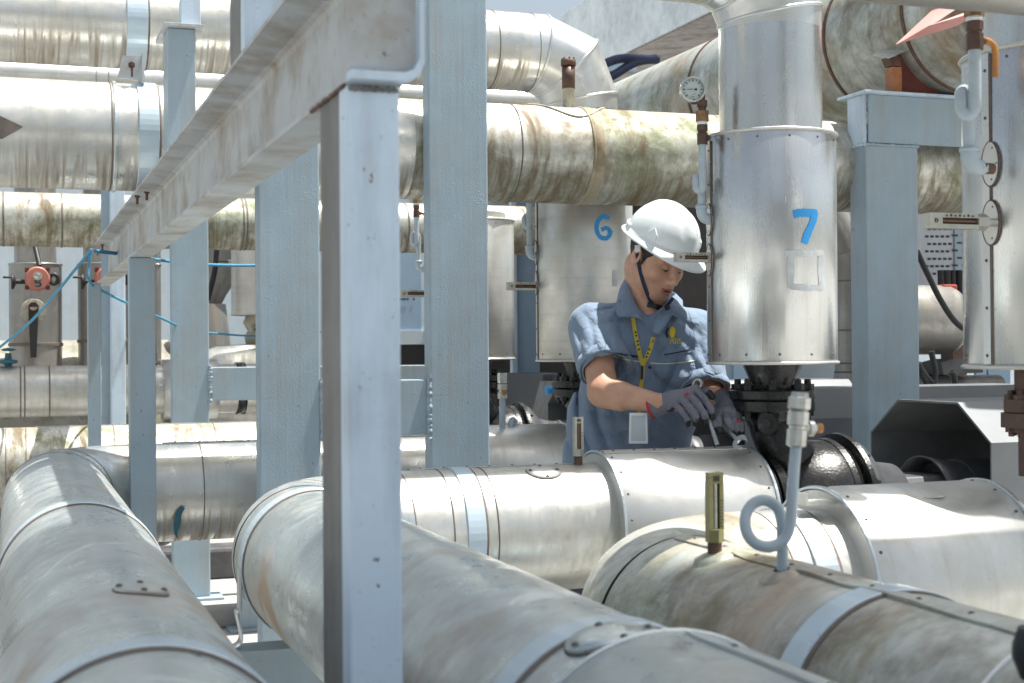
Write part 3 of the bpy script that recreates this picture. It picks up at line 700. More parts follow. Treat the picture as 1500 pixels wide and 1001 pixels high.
def siphon(label, Yp, pts, top, pxr, Yend, root_xy, gauge=None, valve='brown', elbow_pos=None, r=None, group='siphon tubes with valves'):
    pass
def pigtail(label, Y, fit_px, fit_py, xt_px, top_py, loop_py, side_px, gauge=None, handle=None, rr=.0115, Yv=None, topcut=False, depth=.03, body='brown_metal'):
    """tube leaving the vessel through an elbow, rising, looping once and rising to a valve (and gauge)"""
    e = PY(fit_px, fit_py, Y); root = thing('siphon_tube', label, 'siphon tube', e, 0, 'siphon tubes with valves')
    xs_ = PY(side_px, fit_py, Y).x; xt = PY(xt_px, top_py, Y).x
    zl = PY(xt_px, loop_py, Y).z; zt_ = PY(xt_px, top_py, Y).z
    R = abs(xs_-xt)*.5; D = -depth
    up = PY(side_px, loop_py, Y).z
    P = [V((xs_,Y,e.z+.012)), V((xs_,Y,zl+R*2.2))]
    # loop: go over to the left, down, round under and up the front strand
    k = 10
    c1 = V(((xs_+xt-R*.0)/2,Y,zl+R*2.2))
    for i in range(1, k+1):
        a = PI*i/k; P.append(V((xs_-R*(1-math.cos(a)), Y+D*.5*i/k, zl+R*2.2+R*math.sin(a))))
    xl = xs_-2*R
    P.append(V((xl, Y+D*.5, zl+R*.9)))
    xf = xl+R*1.05
    for i in range(1, k+1):
        a = PI*i/k; P.append(V((xl+ (xf-xl)*.5*(1-math.cos(a)), Y+D*(.5+.5*i/k), zl+R*.9-R*.9*math.sin(a))))
    P.append(V((xf, Y+D, zl+R*2))); P.append(V((xf, Y+D, zt_)))
    MB().tube(P, rr, 20).build('coiled_tube', M['whitepipe'], root)
    el = spline([V((xs_,Y,e.z+.03)), V((xs_,Y,e.z+.008)), V((xs_+.008,Y,e.z-.006)), V((xs_+.025,Y,e.z-.012)), V((e.x,Y,e.z-.012))], 5)
    MB().tube(el, rr*1.35, 20).build('elbow_fitting', M['whitepipe'], root)
    MB().lathe((xs_,Y,e.z+.02), (0,0,1), [(0,rr),(0,rr*1.6),(.008,rr*1.6),(.008,rr)], 20).build('elbow_collar', M['whitepipe'], root)
    MB().tube([(e.x-.004,Y,e.z-.012), (e.x+.03,Y,e.z-.012)], rr*.9, 16).build('nipple', M['bolt'], root)
    q = V((xf, Y+D, zt_)); h = rr
    b_ = MB(); b_.lathe(q, (0,0,1), [(-.004,h),(-.004,h*1.35),(.028,h*1.4),(.03,h*1.15),(.034,h*1.15),(.036,h*1.4),(.052,h*1.4),(.054,h*1.0)], 8, smooth=False); vb = b_.build('ball_valve', M[body], root)
    MB().lathe(q+V((0,0,.050)), (0,0,1), [(0,h*.9),(.004,h*1.3),(.012,h*1.3),(.014,h*.9)], 16).build('thread_tape', M['white'], root)
    MB().lathe(q+V((0,0,.062)), (0,0,1), [(0,h),(0,h*1.6),(.03,h*1.6),(.03,h)], 6, smooth=False).build('hex_nut', M['brass'], root)
    MB().lathe(q+V((0,0,.092)), (0,0,1), [(0,h*1.0),(.012,h*1.0),(.012,h*1.3),(.03,h*1.3),(.03,h*.8),(.06,h*.8)], 12, smooth=False).build('top_fitting', M[body], root)
    if handle:
        MB().dot(q+V((h*1.3,0,.016)), (1,0,0), .01, .012).build('valve_stem', M['bolt'], vb)
        hp = spline([q+V((h*1.5,0,.018)), q+V((h*1.5+.02,-.002,.012)), q+V((h*1.5+.028,-.003,-.005)), q+V((h*1.5+.028,-.003,-.055))], 6)
        MB().tube(hp, .0075, 10, flat=.4).build('handle', M[handle], vb)
    if gauge:
        gx, gy, gr = gauge; g = PY(gx, gy, Y+D); R_ = PY(gx+gr, gy, Y+D).x-g.x; R_ *= .93
        gd = (CAM-g); gd.z *= .2; gd.normalize(); gd = V((-.28,-.96,0))
        MB().lathe(g-gd*.02, gd, [(0,0),(0,R_*.93),(.004,R_*.97),(.022,R_*.97),(.024,R_),(.034,R_),(.035,R_*.88),(.029,R_*.84)], 56, smooth=False).build('gauge_case', M['nickel'], root)
        face = MB().lathe(g+gd*.006, gd, [(.0,R_*.86),(.001,0)], 48).build('gauge_dial', M['dial'], root)
        s = gd.cross(V((0,0,1))).normalized(); s = -s; u = V((0,0,1)); o = g+gd*.009
        if (RC.transposed() @ s).x < 0: s = -s
        mk = MB()
        for i in range(13):
            a = math.radians(-45+270*i/12) ; d = -s*math.cos(a)+u*math.sin(a); t = gd.cross(d)
            w = R_*(.022 if i % 2 else .035); r0, r1 = R_*(.66 if i % 2 else .60), R_*.78
            mk.prism([o+d*r0-t*w, o+d*r0+t*w, o+d*r1+t*w, o+d*r1-t*w], gd*.0008)
        for (a_, b_2, w) in ((-.05,-.40,.05),(.12,-.40,.05),(-.12,-.62,.07),(.04,-.62,.08)):
            mk.prism([o+s*R_*a_+u*R_*b_2, o+s*R_*(a_+w)+u*R_*b_2, o+s*R_*(a_+w)+u*R_*(b_2+.06), o+s*R_*a_+u*R_*(b_2+.06)], gd*.0008)
        mk.build('dial_marks', M['ink'], face)
        nd = MB(); nd.prism([o-s*R_*.68+gd*.001, o-s*R_*.0+u*R_*.035+gd*.001, o+s*R_*.1+u*R_*.03+gd*.001, o+s*R_*.32+u*R_*.10+gd*.001, o+s*R_*.32-u*R_*.10+gd*.001, o+s*R_*.1-u*R_*.03+gd*.001, o-u*R_*.035+gd*.001], gd*.0015)
        nd.build('needle', M['ink'], face); MB().dot(o+gd*.002, gd, R_*.08).build('needle_hub', M['nickel'], face)
        MB().tube([V((q.x,q.y,q.z+.12)), V((g.x,g.y,g.z-R_*.9))], h*.8, 12).build('gauge_stem', M['brown_metal'], root)
    return root
pigtail('siphon tube of vessel seven carrying the round pressure gauge', YA+.02, 1042, 316, 1016, 212, 280, 1028, gauge=(1014,132,18), handle='whitepipe')
pigtail('siphon tube rising beside the vessel marked 6, its valve hidden by the mossy pipe', YB+.02, 789, 372, 766, 262, 333, 776, handle='whitepipe')
pigtail('siphon tube with an orange handled valve left of the tall middle post', YD+.02, 627, 391, 602, 318, 360, 613, handle='orange')
pigtail('siphon tube with an orange handled valve beside the near right vessel', YC-.08, 1436, 238, 1398, 76, 172, 1420, handle='orange', rr=.0125, depth=.04)

# ---------------------------------------------------------------- pumps
def pump(label, Y):
    root = thing('pump', label, 'pump', (XV+.06, Y, 0), 0, 'circulation pumps')
    z = ZP+.02; K = M['black']; c = V((XV,Y,0))
    MB().lathe(c+V((0,0,1.205)), (0,0,-1), [(0,.085),(.01,.085),(.06,.062),(.075,.07),(.078,.09)], 40).build('neck_cone', K, root)
    for i, (zt_, h) in enumerate(((1.128,.028),(1.098,.032))):
        f = MB().lathe(c+V((0,0,zt_)), (0,0,-1), [(0,.03),(0,.122-.004*i),(.003,.126-.004*i),(h-.003,.126-.004*i),(h,.12),(h,.03)], 56, smooth=False)
        if i == 0:
            for k in range(8):
                a = 2*PI*(k+.35)/8; f.bolt(c+V((.10*math.cos(a),.10*math.sin(a),zt_)), (0,0,1), .019, .016)
                f.bolt(c+V((.10*math.cos(a),.10*math.sin(a),1.066)), (0,0,-1), .017, .014)
        f.build('flange', K, root)
    # discharge bend: from the flange down and over to the volute
    MB().tube(spline([c+V((0,0,1.075)), c+V((0,0,1.03)), c+V((.02,-.02,.96)), c+V((.07,-.02,.88)), c+V((.10,0,z+.06))], 6), [.075]*6+[.07]*6+[.075]*6+[.085]*6+[.10], 36).build('discharge_bend', K, root)
    MB().lathe(c+V((-.045,-.07,1.035)), (-.7,-.7,0), [(0,.02),(.02,.02),(.022,.03),(.04,.03),(.042,.012),(.05,.012),(.05,0)], 12, smooth=False).build('drain_plug', K, root)
    pts = [(-.19,.10),(-.165,.10),(-.165,.135),(-.13,.135),(-.13,.09),(-.10,.085),(-.085,.11),(-.05,.15),(0,.178),(.06,.195),(.11,.198),(.15,.19),(.17,.17)]
    v = MB().lathe(V((XV+.05,Y,z)), (1,0,0), pts, 64); vo = v.build('volute', K, root)
    fl = MB()
    for x, r in ((-.085,.160),(-.052,.163)): fl.lathe(V((XV+x,Y,z)), (1,0,0), [(0,.05),(0,r),(.026,r),(.026,.05)], 64, smooth=False)
    for k in range(8):
        a = 2*PI*(k+.2)/8; fl.bolt(V((XV-.026,Y+.14*math.cos(a),z+.14*math.sin(a))), (1,0,0), .015, .014)
    fl.build('flange', K, root)
    rb = MB()
    rb.lathe(V((XV+.16,Y,z)), (1,0,0), [(0,.1),(0,.200),(.018,.202),(.02,.185),(.045,.182),(.047,.214),(.062,.216),(.064,.12)], 72, smooth=False)
    for k in range(14):
        a = 2*PI*k/14; rb.bolt(V((XV+.225,Y+.198*math.cos(a),z+.198*math.sin(a))), (1,0,0), .010, .010)
    rb.build('cover_ring', K, root)
    MB().lathe(V((XV+.225,Y,z)), (1,0,0), [(0,.2),(.03,.195),(.09,.13),(.17,.12),(.17,0)], 56).build('bearing_dome', M['pumpgrey'], root)
    g = MB(); x0, x1 = XV+.34, XV+.60; g.prism([V((x0,Y-.095,z-.1)), V((x0,Y-.095,z+.06)), V((x0,Y-.075,z+.085)), V((x0,Y+.075,z+.085)), V((x0,Y+.095,z+.06)), V((x0,Y+.095,z-.1))], (x1-x0,0,0))
    g.build('coupling_guard', M['pumpgrey'], root, bevel=.006)
    bs = MB().box((XV-.1,Y-.22,.02),(XV+1.5,Y+.22,.38)).box((XV-.02,Y-.08,.38),(XV+.14,Y+.08,z-.14)).box((XV+.4,Y-.07,.38),(XV+.55,Y+.07,z-.09))
    bs.build('base_frame', M['pumpgrey'], root, bevel=.01)
    return root
pmA = pump('glossy black pump and flanges under vessel seven', YA)
copy_thing(pmA, (0,YB-YA,0), 'black pump hidden behind the worker under the vessel marked 6')
copy_thing(pmA, (0,YD-YA,0), 'black pump behind the tall middle post')
def motor(label, Y):
    root = thing('motor', label, 'motor', (2.9, Y, .38), 0, 'pump motors')
    z = ZP+.01
    m_ = MB().tube([(2.72,Y,z),(3.4,Y,z)], .135, 64).build('motor_body', M['pumpgrey'], root)
    MB().lathe((2.60,Y,z), (1,0,0), [(.06,.137),(0,.150),(0,.144),(.05,.13),(.30,.13)], 64, smooth=True).build('fan_shroud', M['pumpgrey'], root)
    MB().lathe((2.66,Y,z), (1,0,0), [(0,0),(0,.13)], 48).build('dark_opening', M['ink'], root)
    MB().box((2.78,Y-.1,.382),(3.3,Y+.1,z-.1)).build('foot', M['pumpgrey'], root)
    return root
mtA = motor('dark grey motor cylinder under the near grey hood', YA)
copy_thing(mtA, (-.12,YB-YA,0), 'dark grey motor cylinder seen past the gloved hands')
copy_thing(mtA, (-.22,YD-YA,0), 'dark grey motor cylinder seen left of the worker\'s hip')
def hood(label, Y):
    root = thing('motor_hood', label, 'hood', (2.9, Y, .38), 0, 'folded sheet hoods over the motors')
    x0, x1 = 2.62, 4.1; zt_, zs_, zb = 1.085, .975, .45; a, b_ = .30, .15
    prof = [V((0,-a,zb)), V((0,-a,zs_)), V((0,-b_,zt_)), V((0,b_,zt_)), V((0,a,zs_)), V((0,a,zb))]
    inn = [V((0,-a+.006,zb)), V((0,-a+.006,zs_-.003)), V((0,-b_+.003,zt_-.006)), V((0,b_-.003,zt_-.006)), V((0,a-.006,zs_-.003)), V((0,a-.006,zb))]
    mb = MB(); o = V((0,Y,0))
    k = 6
    n0 = mb.add([p+o+V((x0,0,0)) for p in prof]); n1 = mb.add([p+o+V((x1,0,0)) for p in prof])
    for i in range(5): mb.face([n0+i, n1+i, n1+i+1, n0+i+1])
    mb.face([n1+i for i in range(6)])
    n2 = mb.add([p+o+V((x0,0,0)) for p in inn])
    for i in range(5): mb.face([n0+i, n0+i+1, n2+i+1, n2+i])
    mb.build('hood_shell', M['hood'], root)
    mb = MB(); n2 = mb.add([p+o+V((x0,0,0)) for p in inn]); n3 = mb.add([p+o+V((x1-.005,0,0)) for p in inn])
    for i in range(5): mb.face([n2+i+1, n3+i+1, n3+i, n2+i])
    mb.face([n3+i for i in range(6)][::-1]); mb.build('hood_lining', M['hood_in'], root)
    MB().box((x0+.4,Y-a+.02,.382),(x1-.1,Y-a+.06,zb+.05)).box((x0+.4,Y+a-.06,.382),(x1-.1,Y+a-.02,zb+.05)).build('hood_leg', M['pumpgrey'], root)
    return root
hdA = hood('near grey sheet hood with a sloping shoulder and an open end', YA)
copy_thing(hdA, (0,YB-YA,0), 'pale grey sheet hood behind the black pump flange')
copy_thing(hdA, (-.05,YD-YA,0), 'farthest sheet hood, behind the worker')
# concrete plinth the pumps stand on
o = MB().box((1.95,1.9,.001),(4.3,7.0,.018)).build('plinth', M['floor'], bevel=.005); tag(o, 'low concrete plinth carrying the row of pumps', 'plinth')
# near flange block at right edge
fb = thing('flange', 'dark bolted flange block at the right edge below the near vessel', 'flange', (XV,YC+.02,1.1), 0)
mb = MB(); c = PD(1512, 612, 2.95)
mb.lathe(c+V((0,0,.012)), (0,0,1), [(0,.02),(0,.056),(.026,.056),(.026,.02)], 40, smooth=False); mb.lathe(c+V((0,0,-.02)), (0,0,1), [(0,.02),(0,.062),(.03,.062),(.03,.02)], 40, smooth=False)
mb.build('flange_disc', M['brown_metal'], fb)
mb = MB()
for k in range(8):
    a = 2*PI*(k+.4)/8; mb.bolt(c+V((.042*math.cos(a),.042*math.sin(a),.038)), (0,0,1), .014, .01); mb.bolt(c+V((.042*math.cos(a),.042*math.sin(a),-.02)), (0,0,-1), .012, .01)
mb.tube([c+V((0,0,.03)), (c.x,c.y,1.21)], .035, 24); mb.tube([c+V((0,0,-.02)), (c.x,c.y,.98)], .028, 24)
mb.build('flange_bolt', M['brown_metal'], fb)

# ---------------------------------------------------------------- upright thermometers and siphons on the low pipes
def thermometer_v(label, px, py0, py1, Y, case, w_px, tilt=0):
    b_ = PY(px, py1, Y); t = PY(px-tilt, py0, Y); H = t.z-b_.z; root = thing('thermometer', label, 'thermometer', b_, 0, 'glass thermometers')
    w = (PY(px+w_px, py0, Y).x-PY(px, py0, Y).x)/2*1.0; x, z = b_.x, b_.z; d = w*.6
    c = MB(); z0 = z+H*.28; z1 = z+H
    c.box((x-w,Y-d,z0),(x-w*.45,Y+d,z1)); c.box((x+w*.45,Y-d,z0),(x+w,Y+d,z1)); c.box((x-w*.45,Y-d*.98,z1-H*.14),(x+w*.45,Y+d*.98,z1-.0005)); c.box((x-w*.45,Y+d*.2,z0),(x+w*.45,Y+d,z1-H*.14))
    c.build('case', M[case], root)
    MB().tube([(x,Y-d*.3,z0), (x,Y-d*.3,z1-H*.14)], w*.3, 14).build('glass_column', M['tube_slot'] if case == 'gauge_case' else M['nickel'], root)
    mk = MB(); s_ = w*.2
    for i in range(9): mk.box((x+w*.5,Y-d-.0006,z0+H*.04*(i+1)),(x+w*(.85 if i % 2 else .95),Y-d+.0002,z0+H*.04*(i+1)+.0012))
    for ax in (-.3,.0,.3): mk.box((x+w*ax-s_*.6,Y-d-.0006,z1-H*.11),(x+w*ax+s_*.4,Y-d+.0002,z1-H*.04))
    mk.build('scale_marks', M['ink'], root)
    MB().lathe((x,Y,z+H*.12), (0,0,1), [(0,0),(0,w*1.15),(H*.16,w*1.15),(H*.17,w*.7)], 6, smooth=False).build('base_nut', M['olive_case' if case == 'olive_case' else 'gauge_case'], root)
    MB().lathe((x,Y,z-.012), (0,0,1), [(0,w*.9),(H*.12+.012,w*.9)], 16).build('stem', M['bolt'], root)
    return root
thermometer_v('glass thermometer upright beside the jacket in front of the worker', 847, 611, 676, YA-.0, 'gauge_case', 13, 0)
thermometer_v('yellowed upright glass thermometer on the mossy foreground pipe', 1047, 692, 808, 2.0, 'olive_case', 21, 3)
mb = MB(); c = V((PY(1047, 800, 2.0).x, 2.0, ZP+RP*math.cos(.26)+.004))
o = mb.lathe(c, (-.26,0,1), [(-.03,.045),(-.004,.034),(0,.02),(.004,0)], 24).build('putty_collar', M['clad_mould'], pC)
thermometer_v('small distant thermometer behind the left posts', 227, 508, 535, 8.3, 'gauge_case', 7, 0)

def loop_tube(label, pts, dep, r, fit, mat='whitepipe', group='siphon tubes with valves', dshift=None, Yp=None):
    P = []
    for i, q in enumerate(pts):
        P.append(PY(q[0], q[1], Yp + (q[2] if len(q) > 2 else 0)))
    root = thing('siphon_tube', label, 'siphon tube', P[0], 0, group)
    MB().tube(spline(P, 7), r, 24).build('coiled_tube', M[mat], root)
    return root, P
# foreground siphon with a full loop
Y3 = 1.80
pts = [(1146,836,0),(1146,800,0),(1145,765,0),(1138,743,.004),(1120,733,.008),(1102,739,.010),(1092,757,.006),(1094,780,-.004),(1108,797,-.014),(1130,801,-.022),(1150,789,-.027),(1158,765,-.028),(1160,735,-.028),(1163,690,-.028),(1166,655,-.028)]
rt, P = loop_tube('looped pale siphon tube with a capped valve on the mossy foreground pipe', pts, 0, .0080, None, Yp=Y3)
q = P[-1]
ax = (P[-1]-P[-3]).normalized()
MB().lathe(q, ax, [(0,.010),(.002,.0145),(.024,.0145),(.026,.0125),(.03,.0125),(.032,.0155),(.05,.0155),(.052,.0125)], 10, smooth=False).build('ball_valve', M['nickel'], rt)
MB().lathe(q+ax*.052, ax, [(0,.012),(.003,.0165),(.018,.0165),(.02,.013),(.026,.012),(.026,0)], 8, smooth=False).build('cap', M['nickel'], rt)
MB().lathe(q+ax*.026, (1,-.1,0), [(0,.008),(.016,.008),(.017,.011),(.024,.011),(.025,.006),(.034,.0055),(.034,0)], 14, smooth=False).build('valve_stem', M['nickel'], rt)
MB().lathe(q+ax*.026+V((.034,-.003,0)), (1,-.1,0), [(-.005,.007),(.004,.007),(.005,0)], 10).build('stem_tip', M['orange'], rt)
c = V((P[0].x, Y3, ZP+RP*math.cos(.26)+.003)); MB().lathe(c, (-.26,0,1), [(-.03,.05),(-.006,.036),(0,.02),(.004,.012)], 24).build('putty_collar', M['clad_mould'], pC)
# middle siphon on line B
pts = [(752,690,-.1),(756,650,-.1),(757,628,-.1),(752,618,-.1),(745,622,-.11),(748,640,-.13),(741,652,-.14),(735,636,-.14),(735,610,-.14),(736,585,-.14)]
pts = [(754,690,-.02),(753,660,-.02),(755,630,-.02),(753,617,-.02),(749,617,-.03),(746,632,-.04),(742,648,-.05),(736,640,-.05),(736,620,-.05),(736,585,-.05)]
rt, P = loop_tube('looped pale siphon tube with a corroded valve beside the middle post', pts, 0, .0115, None, Yp=YB)
q = P[-1]
MB().lathe(q, (0,0,1), [(0,.011),(.002,.018),(.026,.018),(.028,.014),(.034,.014),(.036,.018),(.056,.018),(.058,.014)], 10, smooth=False).build('ball_valve', M['nickel'], rt)
MB().lathe(q+V((0,0,.058)), (0,0,1), [(0,.014),(.003,.019),(.04,.019),(.04,.014),(.02,.0)], 8, smooth=False).build('cap', M['nickel'], rt)
MB().lathe(q+V((0,-.012,.026)), (.1,-1,0), [(0,.009),(.012,.009),(.014,.006),(.014,0)], 12).build('valve_stem', M['orange'], rt)
# ---------------------------------------------------------------- near frame: channel beam + posts at X = .37
XLf, XWf = .37, .432
zb = PX(466.7, 155, XLf).z; zt = PX(156.7, 333, XLf).z
YN = PX(510, 400, XLf).y; YF = PX(138, 380, XLf).y
fr = thing('channel_beam', 'long grimy channel beam slanting down to the left across the picture', 'beam', (XLf, YN, zb))
t_ = .006
mb = MB()
prof = [(XLf,zb),(XWf+t_,zb),(XWf+t_,zt),(XLf,zt),(XLf,zt-.007),(XWf-.012,zt-.012),(XWf-.003,zt-.016),(XWf,zt-.025),(XWf,zb+.025),(XWf-.003,zb+.016),(XWf-.012,zb+.012),(XLf,zb+.007)]
mb.prism([V((x,YN+.004,z)) for x, z in prof], (0,YF-YN,0)); mb.build('beam', M['steel_dirty'], fr)
ep = MB(); w = .082
P_ = [(XLf-.0, zb+.012), (XLf+w-.018, zb+.012), (XLf+w-.006, zb+.017), (XLf+w, zb+.03), (XLf+w, zt+.12), (XLf, zt+.12)]
ep.prism([V((x,YN-.004,z)) for x, z in P_], (0,.008,0)); ep.build('end_plate', M['steel_dirty'], fr)
lp = MB(); P_ = [(XLf-.0, zb+.012), (XLf+w-.018, zb+.012), (XLf+w-.006, zb+.017), (XLf+w, zb+.03), (XLf+w, zt+.12), (XLf+w+.006, zt+.12), (XLf+w+.006, zb+.024), (XLf+w-.002, zb+.008), (XLf+w-.014, zb+.002), (XLf, zb+.002)]
lp.prism([V((x,YN-.022,z)) for x, z in P_], (0,.024,0)); lp.build('end_lip', M['steel_near'], fr)
for (px, py) in ((478, 0), (201, 290), (215, 284), (143, 368), (150, 365)):
    p = PX(px, py, XLf+(.03 if px != 201 else .012)); 
    zz_ = zt-.007
    y = p.y if px != 478 else PX(478,3,XLf+.03).y
    b_ = MB(); b_.bolt((p.x, y, zz_), (0,0,-1), .009, .007); b_.lathe((p.x,y,zz_-.007),(0,0,-1),[(0,.0045),(.022,.0045),(.022,0)],10); b_.build('bolt', M['bolt'], fr)
def post_box(name, label, x0, x1, y0, y1, z0, z1, m, group='painted steel posts', bev=.003):
    root = thing(name, label, 'post', ((x0+x1)/2, (y0+y1)/2, z0), 0, group)
    MB().box((x0,y0,z0),(x1,y1,z1)).build('column', m, root, bevel=bev)
    MB().box((x0-.05,y0-.05,z0+.0015),(x1+.05,y1+.05,z0+.012)).build('base_plate', m, root)
    return root
# near post: pale front, rear part darkened in colour as its shaded left side
xr = PY(587, 400, YN).x; yb_ = PX(469, 500, XLf).y
np_ = thing('steel_post', 'closest post, pale blue with shade painted on its left side, under the end of the channel beam', 'post', (XLf+.03, YN+.05, 0), 0, 'painted steel posts')
MB().box((XLf,YN+.001,0.012),(xr,YN+.045,zb-.001)).build('column', M['steel_near'], np_, bevel=.003)
MB().box((XLf+.0015,YN+.0455,0.012),(xr-.002,yb_,zb-.001)).build('shade_side', M['steel_dark'], np_, bevel=.002)
MB().box((XLf-.04,YN-.04,0.0015),(xr+.04,yb_+.04,.011)).build('base_plate', M['steel_dark'], np_)
# post standing on the channel, top; shade of its left side put into the colour
a = PX(358, 60, XLf+.0); b_ = PY(417, 60, a.y).x
tp = thing('steel_post', 'upper post on the channel beam, pale front and shade painted on its left side, cut by the top edge', 'post', (XLf,a.y,zt), 0, 'painted steel posts')
MB().box((XLf,a.y,zt+.001),(b_,a.y+.04,2.6)).build('column', M['steel_near'], tp, bevel=.002)
MB().box((XLf+.001,a.y+.0405,zt+.001),(b_-.001,PX(336,60,XLf).y,2.6)).build('shade_side', M['steel_dark'], tp, bevel=.002)
# far-left post with cap carrying a smaller upright
Yt = 4.25; x0 = PY(246, 130, Yt).x; x1 = PY(287, 130, Yt).x; ztop = PY(265, 42, Yt).z
t1 = thing('steel_post', 'slim upper left post with an angled cap plate on top', 'post', (x0,Yt,zt), 0, 'painted steel posts')
MB().box((x0,Yt,zt+.001),(x1,Yt+.13,ztop)).build('column', M['steel'], t1, bevel=.003)
MB().box((x0-.012,Yt-.02,ztop+.001),(x1+.022,Yt+.24,ztop+.012)).build('cap_plate', M['steel_dirty'], t1, bevel=.001)
x2, x3 = PY(265, 10, Yt).x, PY(294, 10, Yt).x
MB().box((x2,Yt+.0,ztop+.0125),(x3,Yt+.05,ztop+.6)).build('upper_column', M['steel_near'], t1, bevel=.002)
# second post of the frame
ym = PX(190, 500, XLf).y; ym = min(ym, 4.80)
x0 = PY(190, 500, ym).x; x1 = PY(228, 500, ym).x
post_box('steel_post', 'slim grey-blue post carrying the middle of the channel beam', x0, x1, ym, ym+.075, 0, zb-.001, M['steel_dirty'] if False else M['steel'])
# far end posts
yf = 5.9; x0 = PY(129, 500, yf).x; x1 = PY(148, 500, yf).x
post_box('steel_post', 'thin post under the far left end of the channel beam', x0, x1, yf, yf+.06, 0, PY(138, 414, yf).z, M['steel'])
yf = 7.2; x0 = PY(163, 500, yf).x; x1 = PY(184, 500, yf).x
q = thing('steel_post', 'bright bluish white post far behind the slim grey-blue post', 'post', (x0,yf,0), 0, 'painted steel posts')
MB().box((x0,yf,0),(x1,yf+.1,2.35)).build('column', M['steel_near'], q, bevel=.004)
xw = PY(149, 500, yf+.1).x
MB().box((xw,yf+.101,0),(x1,yf+.11,2.35)).build('web', M['steel'], q)

# ---------------------------------------------------------------- main posts (H sections) at Y = 4.5
def hpost(label, px0, px1, py, Y, z1, z0=0, m='steel', fl=.014, dep=.07, root_kw=None):
    x0 = PY(px0, py, Y).x; x1 = PY(px1, py, Y).x
    root = thing('steel_post', label, 'post', ((x0+x1)/2, Y, z0), 0, 'painted steel posts')
    MB().box((x0,Y,z0+.013),(x1,Y+dep,z1)).build('column', M[m], root, bevel=.006)
    MB().box((x0-.06,Y-.06,z0+.0015),(x1+.06,Y+dep+.06,z0+.0125)).build('base_plate', M[m], root)
    return root, x0, x1
def weld(root, p0, p1, r=.008, m='steel', n=40, seed=1):
    rnd = random.Random(seed); p0, p1 = V(p0), V(p1); P = []; R = []
    for i in range(n+1):
        P.append(p0.lerp(p1, i/n)+V((rnd.uniform(-.3,.3),rnd.uniform(-.3,0),rnd.uniform(-.3,.3)))*r*.5); R.append(r*rnd.uniform(.55,1.15))
    return MB().tube(P, R, 8).build('weld_bead', M[m], root)
YP = 4.5
pm, mx0, mx1 = hpost('tall blue-grey post in the middle, from the top edge down to the pipe', 629, 716, 400, YP, 3.3)
mb = MB(); mb.box((mx0+.001,YP-.0008,.02),(mx0+.016,YP-.0001,3.2)); 
p2, lx0, lx1 = hpost('broad blue-grey post just left of the closest post', 379, 469, 450, YP, PY(420, 200, YP).z+.35)
p3, rx0, rx1 = hpost('blue-grey post on the right with a welded head joint', 1270, 1346, 400, YP, PY(1300, 213, YP).z, dep=.11)
weld(p3, (rx0,YP-.002,PY(1300,213,YP).z), (rx1,YP-.002,PY(1300,213,YP).z), .006, seed=4)
weld(p3, (rx0-.002,YP,PY(1300,213,YP).z), (rx0-.002,YP+.1,PY(1300,213,YP).z), .006, 'steel_near', 14, 5)
# head beam of the right post
bz0 = PY(1300, 211, YP).z+.002; bz1 = PY(1300, 140, YP).z
hb = thing('steel_beam', 'blue-grey beam resting on the right post, running off to the right', 'beam', (rx0,YP,bz0), 0)
MB().box((rx0+.015,YP+.001,bz0),(5.4,YP+.012,bz1)).build('web', M['steel'], hb, bevel=.002)
MB().box((rx0-.02,YP-.03,bz1+.001),(5.4,YP+.16,bz1+.011)).build('flange', M['steel_near'], hb, bevel=.002)
MB().box((rx0+.0,YP+.013,bz0),(rx0+.012,YP+.12,bz1)).build('end_plate', M['steel_near'], hb)
# cross rail welded to the middle post
rz0, rz1 = PY(610, 638, YP).z, PY(610, 556, YP).z
cr = thing('steel_rail', 'short blue-grey rail welded to the left side of the tall middle post', 'rail', (lx1,YP,rz0), 0, 'cross rails')
MB().box((lx1+.002,YP+.004,rz0),(mx0-.002,YP+.06,rz1)).build('rail', M['steel'], cr, bevel=.004)
weld(cr, (mx0-.004,YP+.0,rz0-.01), (mx0-.004,YP+.0,rz1+.006), .010, seed=9); weld(cr, (lx1+.004,YP+.0,rz0-.01), (lx1+.004,YP+.0,rz1+.006), .009, seed=10)
yl = 7.3
p4, ax0, ax1 = hpost('blue-grey post on the left standing behind the low pipes', 251, 306, 450, yl, 2.55)
rz0, rz1 = PY(340, 587, yl).z, PY(340, 538, yl).z
xe_ = PY(640, 560, yl).x
cr = thing('steel_rail', 'blue-grey rail welded to the right side of the left post', 'rail', (ax1,yl,rz0), 0, 'cross rails')
MB().box((ax1+.002,yl+.004,rz0),(xe_,yl+.06,rz1)).build('rail', M['steel'], cr, bevel=.004)
weld(cr, (ax1+.004,yl,rz0-.01), (ax1+.004,yl,rz1+.008), .012, seed=12)
y5 = 8.7
x0 = PY(746, 450, y5).x; x1 = PY(754, 450, y5).x; x2 = PY(790, 450, y5).x
p5 = thing('steel_post', 'blue post with a bright edge standing behind the vessel marked 6', 'post', (x0,y5,0), 0, 'painted steel posts')
MB().box((x0,y5-.05,0.01),(x1,y5-.005,2.4)).build('edge_flange', M['steel_near'], p5, bevel=.003)
MB().box((x0+.01,y5,0.01),(x2,y5+.02,2.4)).build('web', M['wall_blue'], p5)
